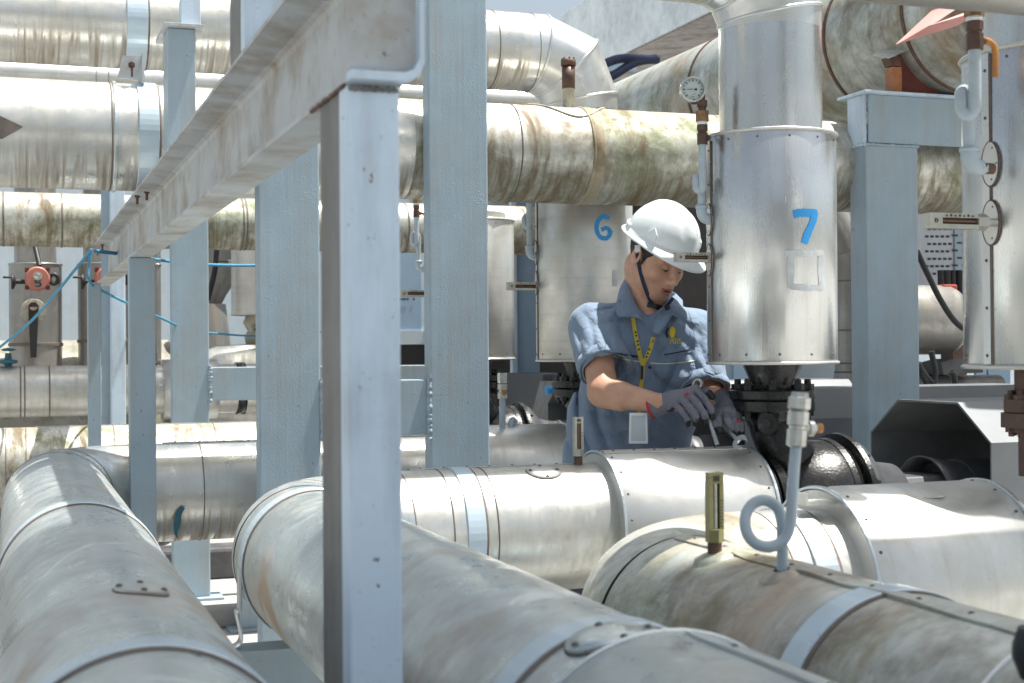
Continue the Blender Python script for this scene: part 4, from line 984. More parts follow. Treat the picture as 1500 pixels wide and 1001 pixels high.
# supports below the low pipes
for nm, (x0, x1, y, z) in {'grey support beam under the foreground pipes': (.40, 1.50, 3.20, .578)}.items():
    sb = thing('support_beam', nm, 'beam', (x0,y,.4), 0)
    MB().box((x0,y,z-.012),(x1,y+.10,z)).box((x0,y+.004,z-.15),(x1,y+.012,z-.0125)).box((x0,y,z-.163),(x1,y+.10,z-.1505)).build('channel', M['steel'], sb)
    MB().box((.40,y+.02,0),(.46,y+.08,z-.164)).build('leg', M['steel'], sb); MB().box((1.42,y+.02,0),(1.48,y+.08,z-.164)).build('leg', M['steel'], sb)
for i, (x, y, lab) in enumerate(((X1, 3.6, 'low stand under the lower left foreground pipe'), (X3, 1.9, 'low stand under the mossy foreground pipe'), (X1, 1.0, 'stand under the near end of the lower left pipe'), (1.3, YA, 'stand under the pipe the worker leans over'), (1.2, YB, 'stand under the line beside the slim post'), (1.0, YD, 'stand under the weathered line with the lap seam'), (1.7, YC, 'stand under the big jacket at the right'))):
    s_ = thing('pipe_stand', lab, 'stand', (x,y,0), 0, 'pipe stands')
    zt_ = ZP-(RJ if x == 1.7 else RP)-.004
    MB().box((x-.12,y-.04,zt_-.05),(x+.12,y+.04,zt_)).build('saddle', M['steel'], s_, bevel=.003)
    MB().box((x-.04,y-.04,.01),(x+.04,y+.04,zt_-.051)).box((x-.09,y-.09,.001),(x+.09,y+.09,.0095)).build('leg', M['steel'], s_)
# high pipe hangers out of sight are left out; top bar at the upper right
Yb = 2.16; z = PY(1350, 8, Yb).z
tb = thing('insulated_pipe', 'brown-grey pipe along the top right edge of the picture', 'pipe', (2,Yb,z+.1), 0, 'high insulated pipes')
MB().tube([(1.0,Yb,z+.078),(3.0,Yb,z+.078)], .078, 48).build('pipe_section', M['clad_brown'], tb)

# ---------------------------------------------------------------- big duct at upper right, saddle, red sheet
DX, DZ, DR = 3.40, CZ+1.25, .30
du = thing('large_duct', 'big mouldy round duct with dark rusty seams at the upper right', 'duct', (DX,5,DZ-DR), 0)
MB().tube([(DX,3.4,DZ),(DX,6,DZ),(DX,14,DZ)], DR, 96).build('duct_shell', M['clad_mould'], du)
for y in (4.98, 4.45, 6.2, 8.0): seam(du, (DX,y,DZ), (0,1,0), DR, 'bolt', .016, .006)
lap_strip(du, (DX,5.0,DZ), (DX,11,DZ), DR, -1.05 if False else 1.12, 0, M['clad_jacket'], .03, 14)
# saddle on the beam
sd = thing('pipe_saddle', 'orange and maroon steel saddle wedged under the big duct on the beam', 'saddle', (3.2,YP+.05,bz1+.011), 0)
def on(px, py, Y): return PY(px, py, Y)
b0 = bz1+.0125
x0, x1, x2 = on(1308,130,YP).x, on(1321,130,YP).x, on(1392,138,YP).x
zt0 = on(1312,82,YP).z
MB().box((x0,YP+.0,b0),(x1,YP+.05,on(1312,98,YP).z)).build('orange_plate', M['orange_paint'], sd)
MB().prism([V((x0,YP+.002,on(1312,97,YP).z+.002)), V((x1-.003,YP+.002,on(1312,97,YP).z+.002)), V((x1-.003,YP+.002,zt0)), V((x0-.015,YP+.002,zt0-.005))], (0,.05,0)).build('rusty_plate', M['bolt'], sd)
P_ = [V((x1+.001,YP+.02,b0)), V((x2,YP+.02,b0))]
for i in range(9):
    x = x2+(x1+.001-x2)*(i/8); h = DZ-math.sqrt(max(0, (DR+.004)**2-(DX-x)**2)); P_.append(V((x,YP+.02,max(b0+.002, h-.002))))
MB().prism(P_, (0,.012,0)).build('maroon_web', M['maroon'], sd)
mb = MB(); q0, q1 = on(1302, 86, YP-.02), on(1329, 74, YP-.02)
mb.prism([q0, q1, q1+V((0,.1,.03)), q0+V((0,.1,.03))], (0,0,.004)); mb.build('flap', M['clad_mould'], sd)
# red sheet
rs = thing('red_sheet', 'faded red triangular sheet hanging in front of the big duct', 'sheet', on(1400, 40, 4.2), 0)
q = [PY(1313,65,4.05), PY(1374,8,4.15), PY(1500,-14,4.1), PY(1402,38,3.95)]
MB().prism([q[0], PY(1374,8,4.25), PY(1440,-10,4.2), PY(1400,14,4.0), PY(1360,40,3.98)], (0,.003,.001)).build('upper_fold', M['red_sheet'], rs)
MB().prism([q[0]+V((0,-.003,-.001)), PY(1360,38,3.95), PY(1480,-6,3.9), PY(1436,16,3.86), PY(1402,38,3.90)], (0,-.003,0)).build('lower_fold', M['red_sheet'], rs)

# ---------------------------------------------------------------- concrete canopy beam behind
FX = 5.2
z0 = PX(975, 48, FX).z; p = PX(820, 22, FX)
cb = thing('concrete_beam', 'weathered bluish white concrete parapet sloping across the top behind the pipes', 'parapet', (FX,p.y,z0), 0)
MB().box((FX,4.0,z0),(FX+.25,p.y,p.z)).build('parapet_face', M['concrete'], cb, bevel=.01)
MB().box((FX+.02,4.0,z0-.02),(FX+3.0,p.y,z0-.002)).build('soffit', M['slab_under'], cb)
for i, yy in enumerate((6.0, 12.0)): MB().box((FX+1.2,yy,0),(FX+1.5,yy+.3,z0-.021)).build('pillar', M['wall'], cb)
# corrugated hoses + blue bar
for i, (pts, lab, m_) in enumerate((([(880,96),(905,87),(930,86),(965,88)], 'upper navy corrugated hose under the parapet', 'hose'), ([(880,120),(903,108),(930,92),(962,86)], 'lower navy corrugated hose curving under the parapet', 'hose'))):
    P = spline([PY(a, b_, 9.5) for a, b_ in pts], 30); R = [.028+(.006 if j % 2 else 0) for j in range(len(P))]
    o = MB().tube(P, R, 16, smooth=False).build('corrugated_hose', M[m_]); tag(o, lab, 'hose', 'corrugated hoses')
o = MB().box(PY(880,100,9.7), PY(932,94,9.7)+V((0,.05,0))).build('cable_tray', M['wall_blue']); tag(o, 'small blue cable tray beside the navy hoses', 'cable tray')

# ---------------------------------------------------------------- background: tank, nozzles, valves "5"
YT = 9.6
zt_ = PY(100, 498, YT).z
tk = thing('storage_tank', 'stained horizontal tank behind the low pipes at the left', 'tank', (0,YT+.1,0), 0)
rt_ = .62
MB().lathe((-2.6,YT+.25,zt_-rt_), (1,0,0), [(-.2,0),(-.17,.3),(-.08,.52),(0,rt_),(3.6,rt_),(3.68,.52),(3.77,.3),(3.8,0)], 80).build('tank_shell', M['tank'], tk)
MB().box((-2.2,YT,0),(-2.0,YT+.5,.4)).box((.6,YT,0),(.8,YT+.5,.4)).build('tank_foot', M['steel_dark'], tk)
def nozzle(label, px0, px1, pyt, px2, px3, pyb, Y, mat='clad_brown'):
    xa, xb = PY(px0, 450, Y).x, PY(px1, 450, Y).x; xm = (xa+xb)/2; r = (xb-xa)/2; r2 = (PY(px3, 450, Y).x-PY(px2, 450, Y).x)/2
    zt1 = PY((px0+px1)/2, pyt, Y).z; zb1 = PY((px0+px1)/2, pyb, Y).z-.15
    root = thing('upright_nozzle', label, 'nozzle', (xm,Y,zb1), 0, 'upright nozzles on the stained tank')
    MB().tube([(xm,Y,zb1),(xm,Y,zt1)], r, 64).build('jacket', M[mat], root); MB().tube([(xm,Y,zt1+.001),(xm,Y,2.4)], r2, 48).build('neck', M[mat], root)
    bead(root, (xm,Y,zt1), (0,0,1), r, M[mat]); seam(root, (xm,Y,zb1+.15), (0,0,1), r, w=.02, th=.006)
    return root, xm, r
nz1, nx, nr = nozzle('left browned metal nozzle behind the round salmon valve actuator', 13, 91, 388, 20, 82, 505, 9.3)
nz2, nx2, nr2 = nozzle('second browned metal nozzle, half hidden by the blue post', 114, 192, 388, 122, 184, 500, 9.3)
def actuator(label, px, py, Y, digit=True):
    c = PY(px, py, Y); R = PY(px+18, py, Y).x-c.x; root = thing('valve_actuator', label, 'actuator', c, 0, 'salmon valve actuators')
    f = V((0,-1,0))
    bo = MB().lathe(c+V((0,.14,0)), f, [(0,0),(0,R*.9),(.08,R*.95),(.082,R*1.05),(.1,R*1.05),(.102,R),(.135,R*.98),(.142,R*.9),(.142,0)], 56, smooth=False).build('housing', M['salmon'], root)
    MB().lathe(c+V((0,-.002,.2*R)), f, [(0,R*.36),(.006,R*.36),(.006,R*.26),(.016,R*.25),(.018,R*.18),(.02,0)], 28, smooth=False).build('indicator_glass', M['nickel'], root)
    sq = MB()
    for ax, az in ((-1,-1),(1,-1),(-1,1),(1,1)): sq.box((c.x+ax*R*.85-.012,c.y+.03,c.z+az*R*.75-.012),(c.x+ax*R*.85+.012,c.y+.09,c.z+az*R*.75+.012))
    sq.build('housing_lug', M['maroon'], root)
    MB().tube([(c.x-R*.9,c.y+.07,c.z-R*.25),(c.x-R*1.8,c.y+.07,c.z-R*.25)], R*.2, 16).build('shaft', M['rubber'], root)
    MB().lathe((c.x-R*1.75,c.y+.07,c.z-R*.25), (-1,0,0), [(0,.02),(0,R*.3),(.012,R*.62),(.02,R*.68),(.026,R*.62),(.026,.01)], 32).build('handwheel', M['rubber'], root)
    MB().tube([(c.x-R*1.95,c.y+.04,c.z+R*.1),(c.x-R*2.8,c.y+.04,c.z+R*.1)], R*.1, 10).build('crank', M['rubber'], root)
    P = [V((c.x+R*1.35+R*.35*math.cos(a), c.y+.07, c.z+R*.0+R*.42*math.sin(a))) for a in [2*PI*i/20 for i in range(21)]]
    MB().tube(P, R*.17, 12).build('cable_gland', M['rubber'], root)
    return root, c, R
ac, acc, aR = actuator('round salmon actuator painted with a blue 5', 55, 408, 8.75)
actuator('second salmon actuator, mostly hidden behind the thin post', 158, 408, 8.75)
def stroke(root, name, mat, pts, w, origin, s, u, f, scale, th=.001):
    """thick polyline drawn on a plane"""
    mb = MB()
    P = [origin + s*(a*scale) + u*(b_*scale) for a, b_ in pts]
    for i in range(len(P)-1):
        d = (P[i+1]-P[i]).normalized(); t = d.cross(f)*(w*scale/2); e = d*(w*scale*.3)
        mb.prism([P[i]-e-t, P[i+1]+e-t, P[i+1]+e+t, P[i]-e+t], f*th)
    return mb
mb = stroke(None, 'numeral', None, [(.45,.45),(-.4,.45),(-.42,-.02),(.1,.05),(.42,-.12),(.42,-.42),(.1,-.62),(-.45,-.55)], .26, acc+V((aR*.05,-.002,-aR*.38)), V((1,0,0)), V((0,0,1)), V((0,-1,0)), aR*.5)
mb.build('numeral', M['paint_teal'], ac)
lv = thing('valve_lever', 'long black lever hanging from a round plate below the salmon actuator', 'lever', PY(49, 455, 9.0), 0)
c = PY(49, 456, 9.3-nr-.005)
MB().lathe(c, (0,-1,0), [(0,.0),(0,.075),(.006,.073),(.008,0)], 36, smooth=False).build('round_plate', M['putty'], lv)
a = PY(49, 450, 9.3-nr-.06); b_ = PY(49, 524, 9.3-nr-.06)
MB().prism([a+V((-.03,0,.01)), a+V((-.012,0,.03)), a+V((.012,0,.03)), a+V((.03,0,.01)), b_+V((.017,0,0)), b_+V((-.017,0,0))], (0,.012,0)).build('lever_arm', M['rubber'], lv)
MB().tube([c, a+V((0,.0,0))], .022, 14).build('spindle', M['bolt'], lv)
rod = thing('valve_rod', 'thin black rod leaning above the salmon actuator', 'rod', PY(58, 385, 9.0)); MB().tube([PY(50, 355, 9.05), PY(58, 390, 8.95)], .015, 10).build('rod', M['rubber'], rod)
gv = thing('gate_valve', 'small dark green valve on top of the round hatch', 'valve', PY(12, 522, 8.3)); c = PY(12, 520, 8.3)
mb = MB().lathe(c+V((0,0,-.09)), (0,0,1), [(0,.02),(.04,.02),(.045,.05),(.06,.05),(.065,.02),(.10,.016),(.10,0)], 20, smooth=False); mb.lathe(c+V((0,0,.02)), (0,0,1), [(0,.02),(.008,.045),(.016,.02),(.02,0)], 20); mb.build('valve_body', M['paint_teal'], gv)
# browned duct pieces between posts at the left
bd = thing('tapered_duct', 'browned tapered duct behind the left rail', 'duct', PY(320, 480, 9.6), 0)
Y_ = 9.6; 
P = [PY(330,350,Y_), PY(322,385,Y_), PY(308,425,Y_), PY(300,445,Y_)]
MB().tube(P, [.17,.16,.11,.1], 40).build('upper_bend', M['clad_brown'], bd)
x0, x1 = PY(270, 450, Y_).x, PY(330, 450, Y_).x; xm = PY(296, 450, Y_).x
MB().lathe((xm,Y_,PY(300,530,Y_).z), (0,0,1), [(0,.20),(PY(300,446,Y_).z-PY(300,530,Y_).z,.155),(PY(300,446,Y_).z-PY(300,530,Y_).z,0)], 48, smooth=False).build('cone', M['clad_brown'], bd)
cv = thing('black_cable', 'black cable hanging in front of the browned duct', 'cable', PY(318, 380, 9.2)); MB().tube(spline([PY(318, 362, 9.2), PY(314, 400, 9.2), PY(304, 440, 9.2)], 6), .018, 10).build('cable', M['rubber'], cv)
nozzle('narrow browned upright pipe behind the slim post', 222, 236, 388, 222, 236, 530, 9.2)
# small pale vessel between post and broad post
Y_ = 9.0; xa = PY(339, 420, Y_).x; r = .19
vE = thing('insulated_vessel', 'far pale vessel seen between the left post and the broad post', 'vessel', (xa+r,Y_,1.3), 0, 'upright vessels above the pumps')
MB().tube([(xa+r,Y_,PY(360,461,Y_).z),(xa+r,Y_,2.3)], r, 64).build('vessel_jacket', M['clad_jacket'], vE); bead(vE, (xa+r,Y_,PY(360,461,Y_).z), (0,0,1), r, M['clad_jacket'])
kp = thing('pump', 'distant black pump under the far pale vessel', 'pump', (xa+r,Y_,.9), 0, 'circulation pumps')
zz = PY(360,461,Y_).z
MB().lathe((xa+r,Y_,zz-.001), (0,0,-1), [(0,.1),(.05,.12),(.1,.09),(.14,.11),(.2,.10),(.2,0)], 24).build('putty_neck', M['putty'], kp)
MB().lathe((xa+r+.07,Y_,zz-.05), (0,0,-1), [(0,.1),(.02,.15),(.05,.15),(.06,.09),(.1,.08),(.11,.15),(.15,.15),(.16,.08),(.34,.1),(.45,.16),(.6,.2),(.9,.2),(.9,0)], 32).build('pump_body', M['black'], kp)
MB().lathe((xa+.0,Y_-.1,PY(330, 520, Y_).z-.2), (1,-.2,0), [(-.5,.0),(-.5,.12),(-.1,.26),(.18,.27),(.2,.2),(.2,0)], 40).build('volute_jacket', M['clad'], kp)
# second horizontal tank piece behind (x 715-745) and machines
# back walls
wb = MB().box((-9,12.0,0),(1.95,12.2,3.2)).build('back_wall', M['wall']); tag(wb, 'pale plain wall far behind the left nozzles', 'wall')
wb = MB().box((1.96,11.2,0),(14,11.4,2.6)).build('back_wall', M['wall']); tag(wb, 'pale wall far behind the vessels and the worker', 'wall')
mc = thing('machine_housing', 'blue and white housing with a lower half coloured as deep shade behind the middle posts', 'housing', (2.6,9.6,0), 0)
xa, xb = PY(560, 430, 9.6).x, PY(748, 430, 9.6).x
z1_, z2_, z3_, z4_ = PY(600,505,9.6).z, PY(600,485,9.6).z, PY(600,372,9.6).z, .0
MB().box((xa,9.6,0),(PY(850,540,9.6).x,10.6,z1_)).build('shade_base', M['deep_shade'], mc)  # dark box widened to paint shade into the gaps between posts
MB().box((xa-.01,9.59,z1_+.001),(xb+.01,10.6,z2_)).build('pale_band', M['wall'], mc)
MB().box((xa,9.6,z2_+.001),(PY(617,430,9.6).x,10.5,z3_+.2)).build('blue_panel', M['wall_blue'], mc)
MB().box((PY(618,430,9.6).x,9.62,z2_+.001),(xb,10.5,z3_+.2)).build('white_panel', M['wall'], mc)
mb = MB(); q0, q1 = PY(734,500,9.6), PY(744,430,9.6); xc = PY(737,430,9.6).x; rr_ = PY(742,430,9.6).x-xc
P_ = [V((xc-rr_,9.615,z2_+.02)), V((xc+rr_,9.615,z2_+.02))]+[V((xc+rr_*math.cos(a),9.615,q1.z-.04+rr_*1.5*math.sin(a))) for a in [PI*i/12 for i in range(13)]]
mb.prism(P_, (0,-.004,0)); mb.build('dark_arch', M['ink'], mc)
mk = MB(); 
for i, px in enumerate((585,589,592,596,605)): mk.box(PY(px,437,9.597), PY(px+2.2,440,9.597)+V((0,-.002,0)))
mk.build('small_lettering', M['ink'], mc)
# machinery behind the worker and between vessels, deep shade put into its colour
dm = thing('machine_housing', 'big brown-black machine housing coloured as deep shade behind the worker', 'housing', (4,8.6,0), 0)
xa, xb = PY(800, 430, 7.4).x, PY(1230, 430, 7.4).x
MB().box((PY(930,430,7.6).x,7.6,.0),(PY(1095,430,7.6).x,8.6,2.25)).build('cabinet', M['deep_shade'], dm, bevel=.02)
MB().box((PY(935,430,7.58).x,7.585,.3),(PY(1000,430,7.58).x,7.599,2.1)).build('door', M['deep_shade'], dm, bevel=.004)
lw = thing('machine_block', 'low dark machine block behind the vessel marked 6', 'block', (3,8.0,0), 0)
MB().box((PY(795,570,7.8).x,7.8,0),(PY(850,570,7.8).x,8.5,PY(830,548,7.8).z)).build('block', M['pumpgrey'], lw, bevel=.01)
c = PY(806, 590, 7.0)
MB().prism([PY(803,626,7.1), PY(820,560,7.1), PY(836,560,7.1), PY(836,626,7.1)], (0,.3,0)).build('bracket', M['steel_dark'], lw)
MB().lathe(PY(800,572,7.1), (1,0,0), [(0,0),(0,.022),(.05,.022),(.05,0)], 16).build('blue_plug', M['paint_blue'], lw)
MB().tube([PY(818,575,7.0), PY(818,552,7.0)], .03, 14).build('knob', M['rubber'], lw)
# right background: vertical pipe, tray, perforated panel, pipes, cables
Y_ = 6.6
xa, xb = PY(1228, 450, Y_).x, PY(1262, 450, Y_).x
vp = thing('upright_pipe', 'stained vertical pipe just right of vessel seven', 'pipe', ((xa+xb)/2,Y_,0), 0)
xm = (xa+xb)/2; r = (xb-xa)/2*1.15
MB().tube(spline([(xm,Y_,.9),(xm,Y_,PY(1245,390,Y_).z),(xm-.02,Y_,PY(1245,360,Y_).z),(xm-.14,Y_,PY(1245,310,Y_).z),(xm-.30,Y_,PY(1245,285,Y_).z)], 6), r, 48).build('pipe_section', M['clad_brown'], vp)
for py in (412, 484, 532, 545): seam(vp, (xm,Y_,PY(1245,py,Y_).z), (0,0,1), r, 'seam', .008, .004)
MB().lathe((xm,Y_,PY(1245,572,Y_).z), (0,0,1), [(-.4,r*1.9),(0,r*1.5),(.06,r*1.1),(.1,r)], 48).build('flared_foot', M['clad_brown'], vp)
ct = thing('cable_ladder', 'narrow upright perforated cable channel left of the right post', 'cable tray', PY(1262, 570, 6.4), 0)
x0, x1 = PY(1254, 450, 6.3).x, PY(1268, 450, 6.3).x
MB().box((x0,6.3,0),(x0+(x1-x0)*.62,6.34,2.3)).build('channel', M['steel'], ct)
mb = MB()
for i in range(72): mb.box((x0+(x1-x0)*.64,6.3,.9+i*.0185),(x1,6.33,.9+i*.0185+.011))
mb.box((x0+(x1-x0)*.63,6.331,.85),(x1,6.34,2.3)); mb.build('toothed_edge', M['rubber'], ct)
mp = thing('cover_panel', 'pale blue-grey panel behind the pump flange', 'panel', PY(1140,600,6.9)); MB().box((PY(1050,600,6.0).x,6.9,0),(PY(1228,600,6.9).x,6.94,PY(1140,500,6.9).z)).build('panel', M['wall'], mp)
MB().box((PY(1074,560,6.88).x,6.87,0),(PY(1100,560,6.88).x,6.899,PY(1140,500,6.9).z)).build('panel_rib', M['wall_blue'], mp)
pp = thing('perforated_panel', 'grey panel with rows of slots behind the right post', 'panel', PY(1380,400,6.6), 0)
Y_ = 6.6; a = PY(1340,300,Y_); b_ = PY(1397,398,Y_); c_ = PY(1425,398,Y_)
MB().box((a.x,Y_,b_.z-.1),(b_.x,Y_+.02,2.3)).build('panel', M['perf'], pp); MB().box((b_.x+.002,Y_-.01,b_.z),(c_.x+.3,Y_+.01,2.3)).build('side_panel', M['steel'], pp)
mb = MB()
for r_ in range(9):
    for k in range(5):
        p = PY(1361+k*7.6+(r_ % 2)*-3.6, 314+r_*10.9, Y_); mb.box((p.x-.011,Y_-.002,p.z-.006),(p.x+.011,Y_+.001,p.z+.006))
    for k in range(3):
        p = PY(1406+k*14-(r_ % 2)*7, 312+r_*11, Y_-.01); mb.box((p.x-.018,Y_-.012,p.z-.005),(p.x+.018,Y_-.009,p.z+.005))
mb.build('slots', M['ink'], pp)
Y_ = 5.6
for i, (py0, py1, px1, lab, big) in enumerate(((433,505,1500,'thick browned pipe end behind the right post',(419,520,1394)), (550,592,1460,'lower browned pipe with a loose black cable behind the right post',(543,590,1389)))):
    z = (PY(1400,py0,Y_).z+PY(1400,py1,Y_).z)/2; r = (PY(1400,py0,Y_).z-PY(1400,py1,Y_).z)/2
    x0 = PY(1300,450,Y_).x; x1 = PY(px1,450,Y_).x; xb_ = PY(big[2],450,Y_).x; rb_ = (PY(1380,big[0],Y_).z-PY(1380,big[1],Y_).z)/2
    root = thing('insulated_pipe', lab, 'pipe', (x0,Y_,z), 0, 'browned pipes at the right')
    MB().tube([(xb_,Y_,z),(x1,Y_,z)], r, 64).build('pipe_section', M['clad_brown'], root)
    MB().lathe((x0,Y_,z), (1,0,0), [(0,rb_),(xb_-x0-.04,rb_),(xb_-x0-.012,rb_*.93),(xb_-x0,rb_*.8),(xb_-x0,r*.9)], 64, smooth=True).build('larger_jacket', M['clad_brown'], root)
for i, (pts, lab) in enumerate((([(1343,368,),(1357,398),(1378,440),(1400,472),(1425,490)], 'black cable drooping in front of the thick browned pipe'), ([(1364,515),(1370,545),(1366,560),(1352,545),(1345,532)], 'black cable stub left of the lower browned pipe'), ([(1349,545),(1362,567),(1385,580),(1398,572),(1398,552),(1394,545)], 'black cable looped over the lower browned pipe'))):
    cb_ = MB().tube(spline([PY(a, b_, 5.25) for a, b_ in pts], 8), .013, 12).build('black_cable', M['rubber']); tag(cb_, lab, 'cable', 'black cables at the right')
jb = thing('junction_box', 'small dark box on the lower browned pipe', 'box', PY(1400,530,5.5)); MB().prism([PY(1379,531,5.45), PY(1397,526,5.45), PY(1440,526,5.45), PY(1440,546,5.45), PY(1382,549,5.45)], (0,.15,0)).build('box_body', M['pumpgrey'], jb)
rb = thing('red_box', 'small red box on top of the thick browned pipe', 'box', PY(1392,424,5.6)); MB().box(PY(1383,430,5.55), PY(1403,417,5.55)+V((0,.08,0))).build('box_body', M['maroon'] if False else M['orange_paint'], rb, bevel=.006)
rb.children[0].data.materials[0] = mat_plain('red_enamel', (.42,.07,.05), .5)
rk = thing('cable_rack', 'dark cables and brackets above the thick browned pipe', 'cable rack', PY(1400,410,6.3))
mb = MB()
for k, px in enumerate((1378,1386,1395,1406,1412,1420)): mb.tube([PY(px,396,6.3), PY(px+1,432,6.3)], .018+.006*(k % 2), 10)
mb.build('cables', M['rubber'], rk)
pl_ = thing('pillar', 'dark short pillar between the two browned pipes', 'pillar', PY(1406,520,6.0)); MB().box((PY(1396,515,6.0).x,6.0,.2),(PY(1416,515,6.0).x,6.1,1.3)).build('pillar', M['brown_metal'], pl_)
w2 = MB().box((PY(1430,560,6.5).x,6.5,0),(PY(1445,560,6.5).x,6.52,1.25)).box((PY(1448,560,6.5).x,6.5,0),(PY(1480,560,6.5).x,6.52,1.25)).build('blue_panel', M['wall_blue']); tag(w2, 'blue upright panel seen below the near vessel', 'panel')

# ---------------------------------------------------------------- blue rope
def rope(lab, pts, group='blue rope strung between the posts', r=.0058):
    P = []
    for a, b_, y in pts: P.append(PY(a, b_, y))
    o = MB().tube(spline(P, 10), r, 8).build('rope', M['rope']); tag(o, lab, 'rope', group)
rope('blue rope rising from the left edge to the far end of the beam', [(-20,524,7.0),(40,476,6.6),(80,432,6.2),(110,395,6.0),(134,366,5.85)])
rope('blue rope wrapped round the beam end and drooping right behind the posts', [(134,366,5.82),(130,392,5.82),(131,412,5.83),(145,424,6.0),(186,444,6.4),(240,468,7.0),(275,483,7.6),(320,489,8.1),(380,492,8.3),(470,486,8.4)])
rope('upper blue rope crossing behind the left post at eye level', [(140,368,5.9),(190,374,6.6),(240,382,7.4),(290,387,7.7),(340,389,7.9),(400,389,8.0)], r=.008)

# added canopy, out of view, its outline shaped to shade the foreground pipes
cn = thing('added_shade_canopy', 'added unseen canopy roof shading the near pipes from high up', 'roof', (0,0,6.5), 0)
ox, oy, hz_ = .30/.95*5.6, -.05/.95*5.6, 6.5
ed = [(-1.3,2.9),(-.1,3.1),(.25,2.6),(.62,2.75),(.95,2.35),(1.02,1.95),(1.5,1.7),(1.9,1.2),(1.9,.2),(-1.3,.2)]
mb = MB(); mb.prism([V((x+ox,y+oy,hz_)) for x, y in ed][::-1], (0,0,.04)); mb.build('shade_sheet', M['white'], cn)
for x in (-.4, 2.4): MB().box((x+ox-.06,-.3,0),(x+ox+.06,-.18,hz_-.101)).build('leg', M['steel'], cn)
MB().box((-.5+ox,-.3,hz_-.1),(2.5+ox,-.18,hz_-.001)).build('cross_beam', M['steel'], cn)
MB().box((.2+ox,-.179,hz_-.1),(.3+ox,2.4,hz_-.001)).build('arm', M['steel'], cn)

weld(np_, (XLf+.002,YN-.001,zb-.006), (xr-.002,YN-.001,zb-.006), .0035, 'steel_dark', 50, 21)
weld(fr, (XLf-.001,YN+.01,zb-.001), (XLf-.001,YN+.2,zb-.001), .003, 'bolt', 40, 22)
# ================================================================ the worker
MD = 4.46
W0 = PD(940, 512, MD); W0.z = 0
man = thing('person', 'man in white hard hat and blue-grey shirt bending over the pipe with two spanners', 'person', W0, -TH)
MW = world_of(man); MWi = MW.inverted()
def ML(px, py, d): return MWi @ PD(px, py, d)

